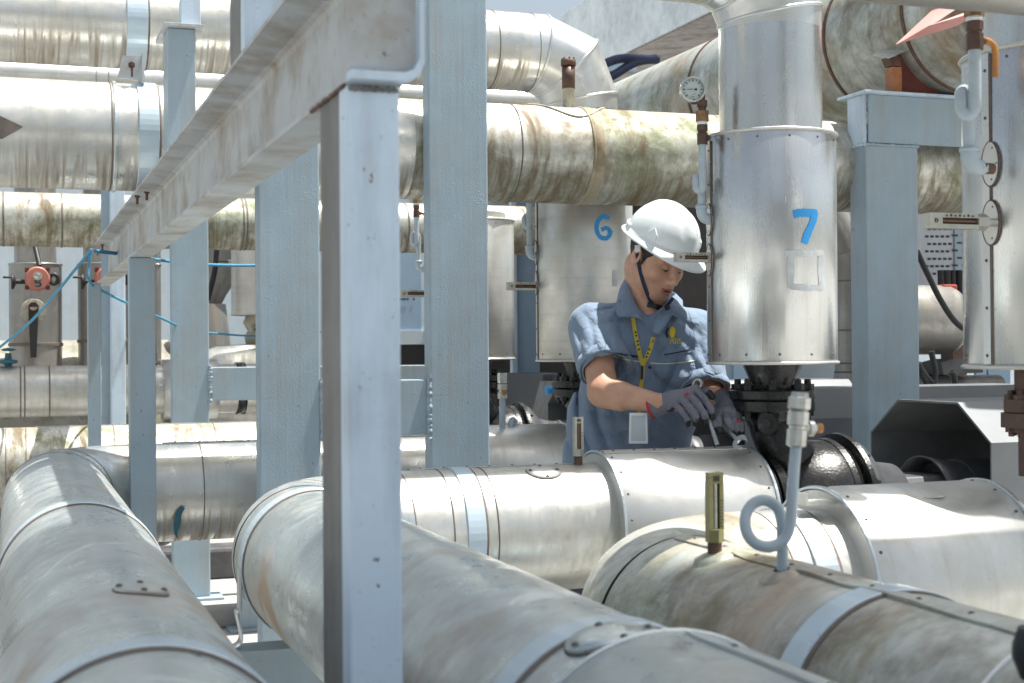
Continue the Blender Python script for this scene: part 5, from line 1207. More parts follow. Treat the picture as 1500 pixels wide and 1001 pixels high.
class SDF:
    def __init__(s, lo, hi, h):
        s.lo = np.array(lo, float); s.h = h; s.n = np.ceil((np.array(hi)-s.lo)/h).astype(int)+1
        s.F = np.full(s.n, .05, np.float32)
    def region(s, lo, hi):
        a = np.maximum(((np.array(lo)-s.lo)/s.h).astype(int), 0); b = np.minimum(((np.array(hi)-s.lo)/s.h).astype(int)+2, s.n)
        if np.any(b <= a): return None
        ax = [s.lo[i]+s.h*np.arange(a[i], b[i], dtype=np.float32) for i in range(3)]
        X, Y, Z = np.meshgrid(*ax, indexing='ij', sparse=False)
        return tuple(slice(a[i], b[i]) for i in range(3)), X.astype(np.float32), Y.astype(np.float32), Z.astype(np.float32)
    def put(s, sl, d, k, sub=False):
        f = s.F[sl]
        if sub: f = -f
        if k > 0:
            h = np.clip(.5+.5*(f-d)/k, 0, 1); r = f*(1-h)+d*h-k*h*(1-h)
        else: r = np.minimum(f, d)
        if sub:
            # smooth subtraction: max(f, -d)
            f = -f; h = np.clip(.5-.5*(f+d)/max(k, 1e-6), 0, 1); r = f*(1-h)+(-d)*h+k*h*(1-h)
        s.F[sl] = r
    def cap(s, a, b, ra, rb=None, k=.02, sub=False, sy=1.0):
        a = np.array(a, float); b = np.array(b, float); rb = ra if rb is None else rb; m = max(ra, rb)+k+.03
        R = s.region(np.minimum(a, b)-m, np.maximum(a, b)+m)
        if R is None: return
        sl, X, Y, Z = R; ab = b-a; L2 = max(float(ab@ab), 1e-9)
        t = np.clip(((X-a[0])*ab[0]+(Y-a[1])*ab[1]+(Z-a[2])*ab[2])/L2, 0, 1)
        d = np.sqrt((X-a[0]-ab[0]*t)**2+((Y-a[1]-ab[1]*t)/sy)**2+(Z-a[2]-ab[2]*t)**2)-(ra+(rb-ra)*t)
        s.put(sl, d, k, sub)
    def ell(s, c, r, M_=None, k=.02, sub=False):
        c = np.array(c, float); r = np.array(r, float); m = float(r.max())+k+.03
        R = s.region(c-m, c+m)
        if R is None: return
        sl, X, Y, Z = R; X = X-c[0]; Y = Y-c[1]; Z = Z-c[2]
        if M_ is not None:
            A = np.array(M_)  # columns = local axes
            X, Y, Z = (A[0][0]*X+A[1][0]*Y+A[2][0]*Z, A[0][1]*X+A[1][1]*Y+A[2][1]*Z, A[0][2]*X+A[1][2]*Y+A[2][2]*Z)
        k0 = np.sqrt((X/r[0])**2+(Y/r[1])**2+(Z/r[2])**2)+1e-6; k1 = np.sqrt((X/r[0]**2)**2+(Y/r[1]**2)**2+(Z/r[2]**2)**2)+1e-6
        s.put(sl, k0*(k0-1)/k1, k, sub)
    def loft(s, rows, k=.02, p=2.4, shrink=0.0):
        rows = sorted(rows); z = [r[0] for r in rows]; mr = max(max(r[3], r[4]) for r in rows)+.06
        cx = [r[1] for r in rows]; cy = [r[2] for r in rows]
        R = s.region((min(cx)-mr, min(cy)-mr, z[0]-.06), (max(cx)+mr, max(cy)+mr, z[-1]+.06))
        sl, X, Y, Z = R
        f = lambda i: np.interp(Z, z, [r[i] for r in rows]).astype(np.float32)
        rx, ry = f(3)-shrink, f(4)-shrink
        q = ((np.abs(X-f(1))/rx)**p+(np.abs(Y-f(2))/ry)**p)**(1/p)
        d = (q-1)*np.minimum(rx, ry)
        d = np.maximum(d, np.maximum(z[0]-Z, Z-z[-1]))
        s.put(sl, d, k)
    def mesh(s):
        F = s.F; S = F < 0; h = s.h
        n = np.array(F.shape)
        c = np.zeros(n-1, np.uint8)
        for i in (0,1):
            for j in (0,1):
                for k in (0,1): c += S[i:n[0]-1+i, j:n[1]-1+j, k:n[2]-1+k]
        act = (c > 0) & (c < 8); idx = np.argwhere(act); id_ = np.full(act.shape, -1, np.int64); id_[act] = np.arange(len(idx))
        pos = np.zeros((len(idx), 3)); cnt = np.zeros(len(idx)); I, J, K = idx.T
        E = []
        for a in (0,1):
            for b in (0,1): E += [((0,a,b),(1,a,b)), ((a,0,b),(a,1,b)), ((a,b,0),(a,b,1))]
        for p, q in E:
            f0 = F[I+p[0],J+p[1],K+p[2]]; f1 = F[I+q[0],J+q[1],K+q[2]]; m = (f0 < 0) != (f1 < 0)
            t = np.where(m, f0/np.where(f0-f1 == 0, 1, f0-f1), 0)
            P = np.array(p)[None]+(np.array(q)-np.array(p))[None]*t[:, None]
            pos += P*m[:, None]; cnt += m
        pos = pos/cnt[:, None]+idx; verts = s.lo+pos*h
        faces = []
        for ax in range(3):
            sl0 = [slice(1, -1)]*3; 
            A = np.take(S, range(0, n[ax]-1), ax); B = np.take(S, range(1, n[ax]), ax)
            m = A != B; e = np.argwhere(m); u, v = [(1,2),(2,0),(0,1)][ax]
            e = e[(e[:, u] > 0) & (e[:, v] > 0) & (e[:, u] < n[u]-1) & (e[:, v] < n[v]-1)]
            flip = A[tuple(e.T)]
            def g(du, dv):
                q = e.copy(); q[:, u] -= du; q[:, v] -= dv; return id_[tuple(q.T)]
            Q = np.stack([g(1,1), g(0,1), g(0,0), g(1,0)], 1)
            Q[~flip] = Q[~flip][:, ::-1]
            faces.append(Q)
        return verts, np.concatenate(faces)

def relax(v, f, it=2, lam=.5):
    e = np.concatenate([f[:, [0,1]], f[:, [1,2]], f[:, [2,3]], f[:, [3,0]]])
    for _ in range(it):
        acc = np.zeros_like(v); c = np.zeros(len(v))
        np.add.at(acc, e[:, 0], v[e[:, 1]]); np.add.at(acc, e[:, 1], v[e[:, 0]]); np.add.at(c, e[:, 0], 1); np.add.at(c, e[:, 1], 1)
        v = v+(acc/c[:, None]-v)*lam
    return v
def np_obj(name, v, f, mats, parent, mi=None):
    me = bpy.data.meshes.new(name); me.vertices.add(len(v)); me.vertices.foreach_set('co', np.asarray(v, np.float32).ravel())
    me.loops.add(len(f)*4); me.loops.foreach_set('vertex_index', np.asarray(f, np.int32).ravel())
    me.polygons.add(len(f)); me.polygons.foreach_set('loop_start', np.arange(0, len(f)*4, 4, dtype=np.int32)); me.polygons.foreach_set('loop_total', np.full(len(f), 4, np.int32))
    me.polygons.foreach_set('use_smooth', np.ones(len(f), bool))
    for m in mats: me.materials.append(m)
    if mi is not None: me.polygons.foreach_set('material_index', mi.astype(np.int32))
    me.update(calc_edges=True); me.validate()
    o = bpy.data.objects.new(name, me); C.objects.link(o); o.parent = parent
    return o

# ---- materials
def mat_skin(name='warm_skin', k=1.0):
    m, nt, b = new_mat(name); tc = N(nt, 'ShaderNodeTexCoord'); ob = tc.outputs['Object']
    n = noise(nt, ob, 16, 6, .6); c = mix(nt, ramp(nt, n, .35, .65), (.50*k,.27*k,.18*k), (.62*k,.36*k,.25*k))
    c = mix(nt, mth(nt, 'MULTIPLY', ramp(nt, noise(nt, ob, 220, 2, .5), .7, .76), .35), c, (.18,.08,.05))
    nt.links.new(c, b.inputs['Base Color']); b.inputs['Roughness'].default_value = .46
    b.inputs['Subsurface Weight'].default_value = .12; b.inputs['Subsurface Radius'].default_value = (.012,.005,.003); b.inputs['Subsurface Scale'].default_value = 1
    bump(nt, b, noise(nt, ob, 260, 3, .6), .12, .001); return m
def mat_cloth(name, c0, c1, weave=900, s=.25, sheen=.2, rough=.85):
    m, nt, b = new_mat(name); tc = N(nt, 'ShaderNodeTexCoord'); ob = tc.outputs['Object']
    c = mix(nt, ramp(nt, noise(nt, ob, 9, 6, .6), .3, .7), c0, c1); nt.links.new(c, b.inputs['Base Color'])
    b.inputs['Roughness'].default_value = rough; b.inputs['Sheen Weight'].default_value = sheen; b.inputs['Specular IOR Level'].default_value = .25
    n1 = bump(nt, b, noise(nt, ob, weave, 2, .5), s, .0006)
    bump(nt, b, noise(nt, scaled(nt, ob, (20,20,13)), 1, 5, .6, 2.2), .75, .009, n1); return m
M['skin'] = mat_skin(); M['stubble'] = mat_skin('shaved_skin', .88); M['teeth'] = mat_plain('mouth_line', (.10,.035,.03), .5)
M['lip'] = mat_plain('lip', (.34,.12,.09), .4, 0, .1, 200, .1)
M['mouth'] = mat_plain('mouth_inside', (.05,.015,.012), .6, 0, .1, 50, 0)
M['shirt'] = mat_cloth('slate_blue_shirt', (.175,.24,.335), (.205,.27,.37))
M['trouser'] = mat_cloth('dark_work_trousers', (.05,.06,.09), (.06,.075,.11))
M['hair'] = mat_plain('black_hair', (.018,.014,.012), .5, 0, .3, 700, .6)
M['helmet'] = mat_plain('white_helmet_shell', (.78,.82,.83), .28, 0, .02, 12, .02, .5, coat=.4)
M['navy'] = mat_plain('navy_webbing', (.015,.022,.06), .7, 0, .2, 900, .4)
M['glove'] = mat_cloth('grey_knit_glove', (.16,.16,.20), (.20,.20,.245), 1500, .5, .1)
M['glove_dark'] = mat_plain('black_glove_coating', (.022,.022,.026), .5, 0, .3, 500, .4)
M['red_cuff'] = mat_plain('red_cuff_yarn', (.50,.03,.03), .8, 0, .2, 900, .4)
M['yellow'] = mat_plain('yellow_lanyard_webbing', (.62,.50,.07), .7, 0, .1, 900, .3)
M['logo_yellow'] = mat_plain('yellow_embroidery', (.75,.55,.03), .7, 0, .1, 900, .3)
M['piping'] = mat_plain('cream_piping', (.62,.60,.48), .7, 0, .1)
M['shoe'] = mat_plain('black_boot_leather', (.02,.018,.016), .45)

# ---- pose in man-local metres (x right in the picture, y away from the camera, z up)
pR = dict(sh=ML(868, 478, 4.42), se=ML(886, 541, 4.31), el=ML(884, 574, 4.26), wr=ML(966, 591, 4.15))
pL = dict(sh=ML(1022, 486, 4.47), se=ML(1032, 572, 4.36), el=ML(1038, 585, 4.36), wr=ML(1060, 590, 4.18))
TB = lambda py, cx, w, dy, ry: (1.25+(512-py)/467, (cx-940)/467, dy, w*.955/2/467, ry*.95)
torso = [TB(705, 915, 196, .06, .14), TB(650, 920, 196, .045, .135), TB(600, 930, 196, .03, .125), TB(545, 942, 182, .01, .118), TB(500, 948, 184, .0, .118), TB(475, 950, 172, -.005, .108), TB(460, 948, 140, -.008, .095), TB(447, 946, 96, -.01, .078), TB(436, 945, 62, -.01, .062)]
HC = ML(962, 378, 4.385)          # head centre
yaw, pit = math.radians(40), math.radians(27)
HF = V((math.sin(yaw)*math.cos(pit), -math.cos(yaw)*math.cos(pit), -math.sin(pit)))
HS = V((math.cos(yaw), math.sin(yaw), 0)); HU = HS.cross(HF)*-1
if HU.z < 0: HU = -HU
roll = math.radians(-4); HS2 = HS*math.cos(roll)+HU*math.sin(roll); HU = HU*math.cos(roll)-HS*math.sin(roll); HS = HS2
HM = np.array([[HS.x,HF.x,HU.x],[HS.y,HF.y,HU.y],[HS.z,HF.z,HU.z]])
def H(s_, f_, u_): return np.array(HC+HS*s_+HF*f_+HU*u_)

B = SDF((-.34,-.40,0.0), (.36,.32,1.78), .0036)
B.loft(torso[1:], .02, shrink=.029)
hip = torso[1]; hz = hip[0]
B.ell((hip[1],.05,.90), (.17,.115,.12), k=.04)
for sx, fx, fy in ((-.09,-.14,.12),(.085,.06,.0)):
    B.cap((hip[1]+sx,.06,.86), (hip[1]+sx*1.1+fx*.2,.03,.48), .085, .058, .04); B.cap((hip[1]+sx*1.1+fx*.2,.03,.48), (hip[1]+fx*.6+sx,fy,.10), .056, .036, .02)
    B.cap((hip[1]+fx*.6+sx,fy+.02,.05), (hip[1]+fx*.6+sx,fy-.15,.035), .04, .03, .02)
for a in (pR, pL):
    B.cap(a['sh'], a['el'], .052, .044, .03); B.cap(a['el'], a['wr'], .046, .028, .015)
eR = pR['el']; mid = eR.lerp(pR['wr'], .3); B.cap(eR, mid+V((0,0,-.004)), .046, .044, .01)
mid = pL['el'].lerp(pL['wr'], .3); B.cap(pL['el'], mid, .042, .040, .01)
# hands inside the gloves
for a, t in ((pR, ML(1000,590,4.12)), (pL, ML(1066,606,4.13))): B.cap(a['wr'], t, .026, .024, .01)
# neck & head
B.cap(ML(946,458,4.47), H(0,-.045,-.05), .062, .054, .03); B.cap(ML(950,455,4.43), H(0,.0,-.06), .045, .04, .03)
B.cap(H(-.03,-.03,-.05), ML(952,470,4.39), .016, .012, .03)
B.ell(H(0,-.008,.032), (.074,.092,.088), HM, .02); B.ell(H(0,.032,-.030), (.060,.054,.074), HM, .03)
B.ell(H(0,.060,-.094), (.026,.022,.020), HM, .03)
for s_ in (-1,1):
    B.cap(H(s_*.056,-.005,-.050), H(s_*.022,.058,-.092), .017, .015, .025)
    B.ell(H(s_*.040,.056,-.026), (.024,.022,.022), HM, .03)
    B.cap(H(s_*.046,.066,.020), H(s_*.014,.083,.015), .010, .009, .015)
    B.ell(H(s_*.031,.088,-.002), (.019,.013,.013), HM, .014, True)
    B.ell(H(s_*.031,.070,-.002), (.0140,.0135,.0125), HM, .003)
    # ear
    B.ell(H(s_*.076,-.014,-.006), (.009,.019,.032), HM, .008); B.ell(H(s_*.086,-.010,-.002), (.007,.011,.020), HM, .005, True)
    B.ell(H(s_*.0115,.094,-.040), (.008,.009,.007), HM, .007)
B.cap(H(0,.080,.008), H(0,.106,-.034), .0075, .0105, .014)
B.ell(H(0,.098,-.040), (.0115,.0115,.009), HM, .008)
B.ell(H(0,.074,-.066), (.030,.022,.024), HM, .02)
B.cap(H(-.016,.090,-.0645), H(0,.096,-.0625), .0042, .0055, .004); B.cap(H(.016,.090,-.0645), H(0,.096,-.0625), .0042, .0055, .004)
B.cap(H(-.014,.088,-.0785), H(0,.094,-.0795), .0050, .0068, .005); B.cap(H(.014,.088,-.0785), H(0,.094,-.0795), .0050, .0068, .005)
B.cap(H(-.024,.087,-.0675), H(0,.0965,-.0712), .0018, .0024, .002, True); B.cap(H(.024,.087,-.0675), H(0,.0965,-.0712), .0018, .0024, .002, True)
for s_ in (-1,1): B.ell(H(s_*.0065,.098,-.0475), (.0035,.004,.004), HM, .003, True)
v, f = B.mesh(); v = relax(v, f, 1, .35)
# lips + mouth colours by place on the face
R3 = np.array([HS, HF, HU]); fc = v[f].mean(1)-np.array(HC); loc = fc@R3.T
lip = (loc[:,1] > .082)&(np.abs(loc[:,0]) < .024-.0*loc[:,0])&(loc[:,2] < -.0585-.18*np.abs(loc[:,0]))&(loc[:,2] > -.0865+.25*np.abs(loc[:,0]))
mouth = (loc[:,1] > .07)&(np.abs(loc[:,0]) < .015)&(np.abs(loc[:,2]+.0712) < .0022)
mi = np.zeros(len(f)); stub = (loc[:,1] > .03)&(loc[:,2] < -.050)&(loc[:,2] > -.125); mi[stub] = 3; mi[lip] = 1; mi[mouth] = 2
body = np_obj('body', v, f, [M['skin'], M['lip'], M['teeth'], M['stubble']], man, mi)
bb = BVHTree.FromPolygons([tuple(p) for p in v], [tuple(q) for q in f])
camL = MWi @ CAM
def cast(bvh, px, py, off=.001, alt=None):
    d = ((MWi @ PD(px, py, 4)) - camL).normalized(); h = bvh.ray_cast(camL, d)
    if h[0] is None: return alt
    return h[0]-d*off

# ---- shirt
S_ = SDF((-.36,-.30,.80), (.34,.28,1.47), .0048)
S_.loft(torso, .02)
for a, r0, r1 in ((pR, .074, .082), (pL, .068, .073)):
    d = (a['se']-a['sh']); S_.cap(a['sh'], a['se']-d.normalized()*.04, r0, r1-.004, .05)
    S_.cap(a['se']-d.normalized()*.06, a['se']-d.normalized()*.01, r1-.004, r1-.002, .01)
# neck opening
S_.cap(ML(946,430,4.47), ML(950,446,4.42), .060, .056, .012, True)
S_.cap(ML(950,448,4.34), ML(951,482,4.31), .040, .012, .010, True)
# folds
g = np.indices(S_.F.shape).astype(np.float32); X = S_.lo[0]+g[0]*S_.h; Y = S_.lo[1]+g[1]*S_.h; Z = S_.lo[2]+g[2]*S_.h; del g
def fold(c, d, wl, amp, sx, sy=None, ph=0):
    """ripples of wavelength wl running along direction d, fading away from c (picture plane)"""
    d = np.array(d)/np.linalg.norm(d); px_, pz_ = X-c[0], Z-c[2]
    a = px_*d[0]+pz_*d[1]; b = -px_*d[1]+pz_*d[0]
    w = np.exp(-(a/sx)**2-(b/(sy or sx))**2)
    bb_ = b+.012*np.sin(a*22+ph)
    rr = np.sin(bb_*2*math.pi/wl+ph); return amp*w*(1.3*(1-2*np.abs(np.sin(bb_*math.pi/wl+ph*.5))**.75))
dF = fold(ML(905,520,4.3), (1,-1.3), .055, .0045, .12, .10, 1) + fold(ML(960,575,4.3), (1,-.9), .075, .0065, .13, .12, 2) + fold(ML(870,505,4.3), (.35,-1), .042, .0045, .08, .07, 0)
dF += fold(ML(1000,560,4.3), (-.8,-1), .06, .006, .09, .10, 3) + fold(ML(860,610,4.4), (.15,-1), .055, .006, .15, .08, 1.5) + fold(ML(930,625,4.3), (1,-.25), .06, .005, .13, .08, 4)
dF += fold(ML(1030,530,4.3), (.3,-1), .036, .004, .07, .05, 2) + fold(ML(1000,480,4.3), (1,-.5), .05, .003, .07, .07, 5)+fold(ML(905,455,4.3), (1,.4), .04, .003, .07, .05, 2)
S_.F += (1.25*dF).astype(np.float32); del dF, X, Y, Z
v, f = S_.mesh(); v = relax(v, f, 2, .5)
# hollow the sleeve ends
for a, r1 in ((pR, .082), (pL, .073)):
    d = np.array((a['se']-a['sh']).normalized()); e = np.array(a['se'])-d*.018; rel = v-e; t = rel@d; rad = np.linalg.norm(rel-t[:, None]*d, axis=1)
    m = (t > .0)&(rad < r1*1.3)&(t < .1)
    v[m] -= d*(t[m])[:, None]*.7
    m2 = (t > -.012)&(rad < r1*.80)&(t < .1); v[m2] -= d*(.045)
shirt = np_obj('shirt', v, f, [M['shirt']], man)
bs_ = BVHTree.FromPolygons([tuple(p) for p in v], [tuple(q) for q in f])
from mathutils import Vector as _V
def ribbon(name, pts, w, mat, parent, bvh=None, off=.0015, th=.0015, n=8, wpx=True, world=False, taper=None, alt=4.25):
    """band laid on the surface along picture points; w = width in metres"""
    bvh = bvh or bs_
    P = [Vector((a, b_, 0)) for a, b_ in pts]; P = spline(P, n) if n > 1 else P
    L3 = []; 
    for i, p in enumerate(P):
        t = (P[min(i+1, len(P)-1)]-P[max(i-1, 0)]).normalized(); nrm = Vector((-t.y, t.x, 0))
        wp = w*(taper[min(i*len(taper)//len(P), len(taper)-1)] if taper else 1)*2083/4.3/2
        row = []
        for s__ in (-1, -.33, .33, 1):
            q = p+nrm*wp*s__; h = cast(bvh, q.x, q.y, off)
            if h is None: h = ML(q.x, q.y, alt)
            row.append(h)
        L3.append(row)
    mb = MB(); rows = []
    for row in L3:
        c = (row[1]-camL).normalized()
        rows.append(mb.add([MW @ q for q in row]+[MW @ (q-c*th) for q in row[::-1]]))
    for i in range(len(rows)-1):
        for j in range(8):
            j2 = (j+1) % 8; mb.face([rows[i]+j, rows[i]+j2, rows[i+1]+j2, rows[i+1]+j], None, False)
    mb.face([rows[0]+j for j in range(8)][::-1]); mb.face([rows[-1]+j for j in range(8)])
    return mb.build(name, mat, parent)
# sleeve hems
for a, r1 in ((pR, .082), (pL, .073)):
    d = (a['se']-a['sh']).normalized(); c = a['se']-d*.004
    mb = MB(); mb.lathe(MW @ c, MW.to_3x3() @ d, [(-.030,r1-.012),(-.028,r1+.001),(-.002,r1+.003),(.0015,r1+.001),(.001,r1-.004),(-.02,r1-.006)], 56)
    rnd = random.Random(3); cc = MW @ c; 
    for i, p in enumerate(mb.v):
        q = p-cc; an = math.atan2(q.z, q.x); mb.v[i] = p+q*.0+q.normalized()*(.0035*math.sin(3*an+1)+.002*math.sin(7*an))
    mb.build('sleeve_hem', M['shirt'], shirt)
# collar flaps (thick cloth wings)
def wing(pts, name='collar'):
    mb = MB(); top = [MW @ ML(a, b_, d) for a, b_, d in pts]; c = sum(top, Vector())/len(top)
    n_ = (CAM-c).normalized(); k = len(top)
    m0 = mb.add([p for p in top]); cc = mb.add([c+n_*.006]); m1 = mb.add([p-n_*.004 for p in top])
    for i in range(k):
        j = (i+1) % k; mb.face([m0+i, m0+j, cc], None, True); mb.face([m1+j, m1+i, m0+i, m0+j][::-1]); 
    mb.face([m1+i for i in range(k)])
    o = mb.build(name, M['shirt'], shirt); s = o.modifiers.new('s', 'SUBSURF'); s.levels = 2; s.render_levels = 2; s.subdivision_type = 'SIMPLE'
    b = o.modifiers.new('b', 'BEVEL'); b.width = .001; return o
def collar(pts_top, pts_bot, name='collar'):
    """folded collar band between an inner edge (up on the neck) and an outer edge lying on the shirt"""
    A_ = spline([ML(a, b_, d) for a, b_, d in pts_top], 5); B_ = spline([ML(a, b_, d) for a, b_, d in pts_bot], 5)
    mb = MB(); rows = []
    for a, b_ in zip(A_, B_):
        m = a.lerp(b_, .5); o_ = (camL-m).normalized()
        prof = [a-o_*.006, a, a.lerp(b_, .12)+o_*.007, m+o_*.010, b_+o_*.006, b_+o_*.001, m+o_*.003, a-o_*.003]
        rows.append(mb.add([MW @ q for q in prof]))
    for i in range(len(rows)-1):
        for j in range(8): mb.face([rows[i]+j, rows[i]+(j+1) % 8, rows[i+1]+(j+1) % 8, rows[i+1]+j], None, True)
    mb.face([rows[0]+j for j in range(8)][::-1]); mb.face([rows[-1]+j for j in range(8)])
    return mb.build(name, M['shirt'], shirt)
collar([(924,396,4.45),(922,415,4.42),(927,436,4.38),(938,458,4.345),(949,476,4.32)], [(918,402,4.47),(907,425,4.42),(903,448,4.37),(907,465,4.33),(934,460,4.315)])
collar([(990,430,4.47),(978,442,4.42),(968,455,4.37),(960,468,4.34),(954,486,4.32)], [(1000,440,4.45),(1000,452,4.41),(992,466,4.36),(986,462,4.32),(966,490,4.30)])
collar([(924,396,4.46),(935,404,4.54),(950,412,4.57),(970,420,4.55),(990,430,4.48)], [(918,404,4.48),(930,420,4.58),(950,430,4.61),(975,436,4.58),(1000,440,4.46)], 'collar_back')
# placket, buttons, pockets, piping
ribbon('placket', [(955,486),(953,520),(950,560),(946,600),(943,650)], .034, M['shirt'], shirt, off=.0005, th=.0025)
for px, py in ((955,500),(952,538),(949,580),(945,622)):
    p = cast(bs_, px, py, .003); mb = MB(); dd_ = (CAM-MW @ p).normalized(); mb.lathe(MW @ p, dd_, [(0,.0055),(.0015,.0055),(.002,.004),(.0012,.0)], 16); mb.build('button', M['navy'], shirt)
ribbon('pocket_flap', [(895,508),(915,512),(936,516)], .020, M['shirt'], shirt, off=.001, th=.002); ribbon('painted_flap_shadow', [(896,515),(915,520),(934,523)], .006, M['navy'], shirt, off=.001, th=.0006)  # navy strip paints the shade below the pocket flap
ribbon('piping', [(894,520),(912,526),(938,530)], .0035, M['piping'], shirt, off=.002, th=.001)
ribbon('piping', [(952,532),(975,533),(1000,531),(1018,528)], .0035, M['piping'], shirt, off=.002, th=.001)
ribbon('pocket_flap', [(968,519),(990,515),(1014,511)], .020, M['shirt'], shirt, off=.001, th=.003); ribbon('pen_slot', [(973,520),(990,517),(1010,513)], .004, M['navy'], shirt, off=.0045, th=.0006)
ribbon('shoulder_seam', [(900,444),(905,470),(903,500),(898,530)], .003, M['navy'] if False else M['shirt'], shirt, off=.001, th=.002)
ribbon('armhole_seam', [(908,440),(898,462),(893,490),(894,520),(900,548)], .004, M['shirt'], shirt, off=.0005, th=.0018)
ribbon('yoke_seam', [(872,452),(890,449),(908,452),(926,462)], .004, M['shirt'], shirt, off=.0005, th=.0018)
ribbon('armhole_seam', [(1008,452),(1016,478),(1019,505),(1016,535)], .004, M['shirt'], shirt, off=.0005, th=.0018)
ribbon('pocket_edge', [(970,533),(972,556),(990,562),(1008,556),(1012,532)], .003, M['shirt'], shirt, off=.0005, th=.0012)
# emblem: yellow disc with a small dark figure beside it + lettering
mb = MB(); P = []
for i in range(24):
    a = 2*PI*i/24; q = cast(bs_, 985+4.6*math.cos(a), 487+8.5*math.sin(a), .002); P.append(MW @ q)
mb.prism(P, (CAM-P[0]).normalized()*.0008); em = mb.build('emblem', M['logo_yellow'], shirt)
ribbon('emblem_figure', [(979,480),(976,487),(978,495)], .006, M['navy'], shirt, off=.002, th=.0008)
LET = {'P': [[(0,0),(0,1),(.7,1),(.7,.5),(0,.5)]], 'O': [[(0,0),(0,1),(.7,1),(.7,0),(0,0)]], 'T': [[(0,1),(.8,1)],[(.4,1),(.4,0)]], 'S': [[(.7,1),(0,1),(0,.5),(.7,.5),(.7,0),(0,0)]]}
def lettering(word, x, y, w, h, gap, lw, mat, par, bvh, name='lettering', slant=0):
    mb = MB()
    for i, ch in enumerate(word):
        for pl_ in LET[ch]:
            Q = [(x+i*(w+gap)+a*w/.8, y-b_*h+slant*i) for a, b_ in pl_]
            for (a, b_) in zip(Q[:-1], Q[1:]):
                t = Vector((b_[0]-a[0], b_[1]-a[1])).normalized(); n_ = Vector((-t.y, t.x))*lw/2; e = t*lw*.35
                C4 = [Vector(a)-e-n_, Vector(b_)+e-n_, Vector(b_)+e+n_, Vector(a)-e+n_]
                pts_ = [cast(bvh, q.x, q.y, .002) for q in C4]
                if None in pts_: continue
                pts_ = [MW @ q for q in pts_]; mb.prism(pts_, (CAM-pts_[0]).normalized()*.0008)
    return mb.build(name, mat, par)
lettering('POTS', 982.5, 503, 3.2, 6.2, 1.0, 1.1, M['logo_yellow'], shirt, bs_)
# lanyard + badge
ln = ribbon('lanyard', [(927,466),(930,485),(934,505),(938,522),(941,533)], .0125, M['yellow'], man, off=.004, th=.001)
ribbon('lanyard', [(957,494),(953,510),(947,524),(942,534)], .0125, M['yellow'], man, off=.004, th=.001)
ribbon('lanyard', [(942,533),(941,550),(939,568)], .012, M['yellow'], man, off=.004, th=.001)
ribbon('lanyard_clip', [(941,536),(940,556)], .008, M['rubber'], man, off=.0065, th=.004, n=3)
mk = MB()
for (px, py, dx, dy) in ((931,487,.3,1),(932,492,.3,1),(934,500,.3,1),(935,505,.3,1),(936,512,.3,1),(951,512,-.5,1),(949,518,-.5,1),(947,523,-.5,1)):
    t = Vector((dx, dy)).normalized(); n_ = Vector((-t.y, t.x)); Q = [Vector((px, py))+t*a+n_*b_ for a, b_ in ((-1.4,-1.3),(1.4,-1.3),(1.4,1.3),(-1.4,1.3))]
    pts_ = [MW @ cast(bs_, q.x, q.y, .0066) for q in Q]; mk.prism(pts_, (CAM-pts_[0]).normalized()*.0004)
mk.build('lanyard_print', M['ink'], ln)
bg_ = MB(); Q = [MW @ ML(a, b_, 4.17) for a, b_ in ((922,605),(948,605),(949,650),(921,650))]; bg_.prism(Q, (CAM-Q[0]).normalized()*.003); bo = bg_.build('badge_holder', M['white'], man)
Q = [MW @ ML(a, b_, 4.1665) for a, b_ in ((925,609),(945,609),(945.5,646),(924.5,646))]; mb = MB(); mb.prism(Q, (CAM-Q[0]).normalized()*.0008); mb.build('badge_card', M['haloglue'], bo)
ribbon('lanyard', [(939,568),(937,590),(936,606)], .010, M['yellow'], man, off=.004, th=.001, alt=4.18)

# ---- trousers and boots
T_ = SDF((-.36,-.24,.0), (.30,.30,1.0), .008)
T_.ell((hip[1],.05,.90), (.185,.13,.13), k=.04)
for sx, fx, fy in ((-.09,-.14,.12),(.085,.06,.0)):
    T_.cap((hip[1]+sx,.06,.86), (hip[1]+sx*1.1+fx*.2,.03,.48), .10, .075, .04); T_.cap((hip[1]+sx*1.1+fx*.2,.03,.48), (hip[1]+fx*.6+sx,fy,.10), .073, .062, .02)
v, f = T_.mesh(); v = relax(v, f, 1); np_obj('trousers', v, f, [M['trouser']], man)
for sx, fx, fy in ((-.09,-.14,.12),(.085,.06,.0)):
    x = hip[1]+fx*.6+sx; T_ = SDF((x-.1,fy-.26,-.01), (x+.1,fy+.1,.16), .006); T_.cap((x,fy+.02,.06), (x,fy-.16,.045), .052, .044, .03); T_.cap((x,fy+.01,.1), (x,fy+.01,.06), .05, .05, .02)
    v, f = T_.mesh(); v[:,2] = np.maximum(v[:,2], .003); np_obj('boot', relax(v, f, 1), f, [M['shoe']], man)

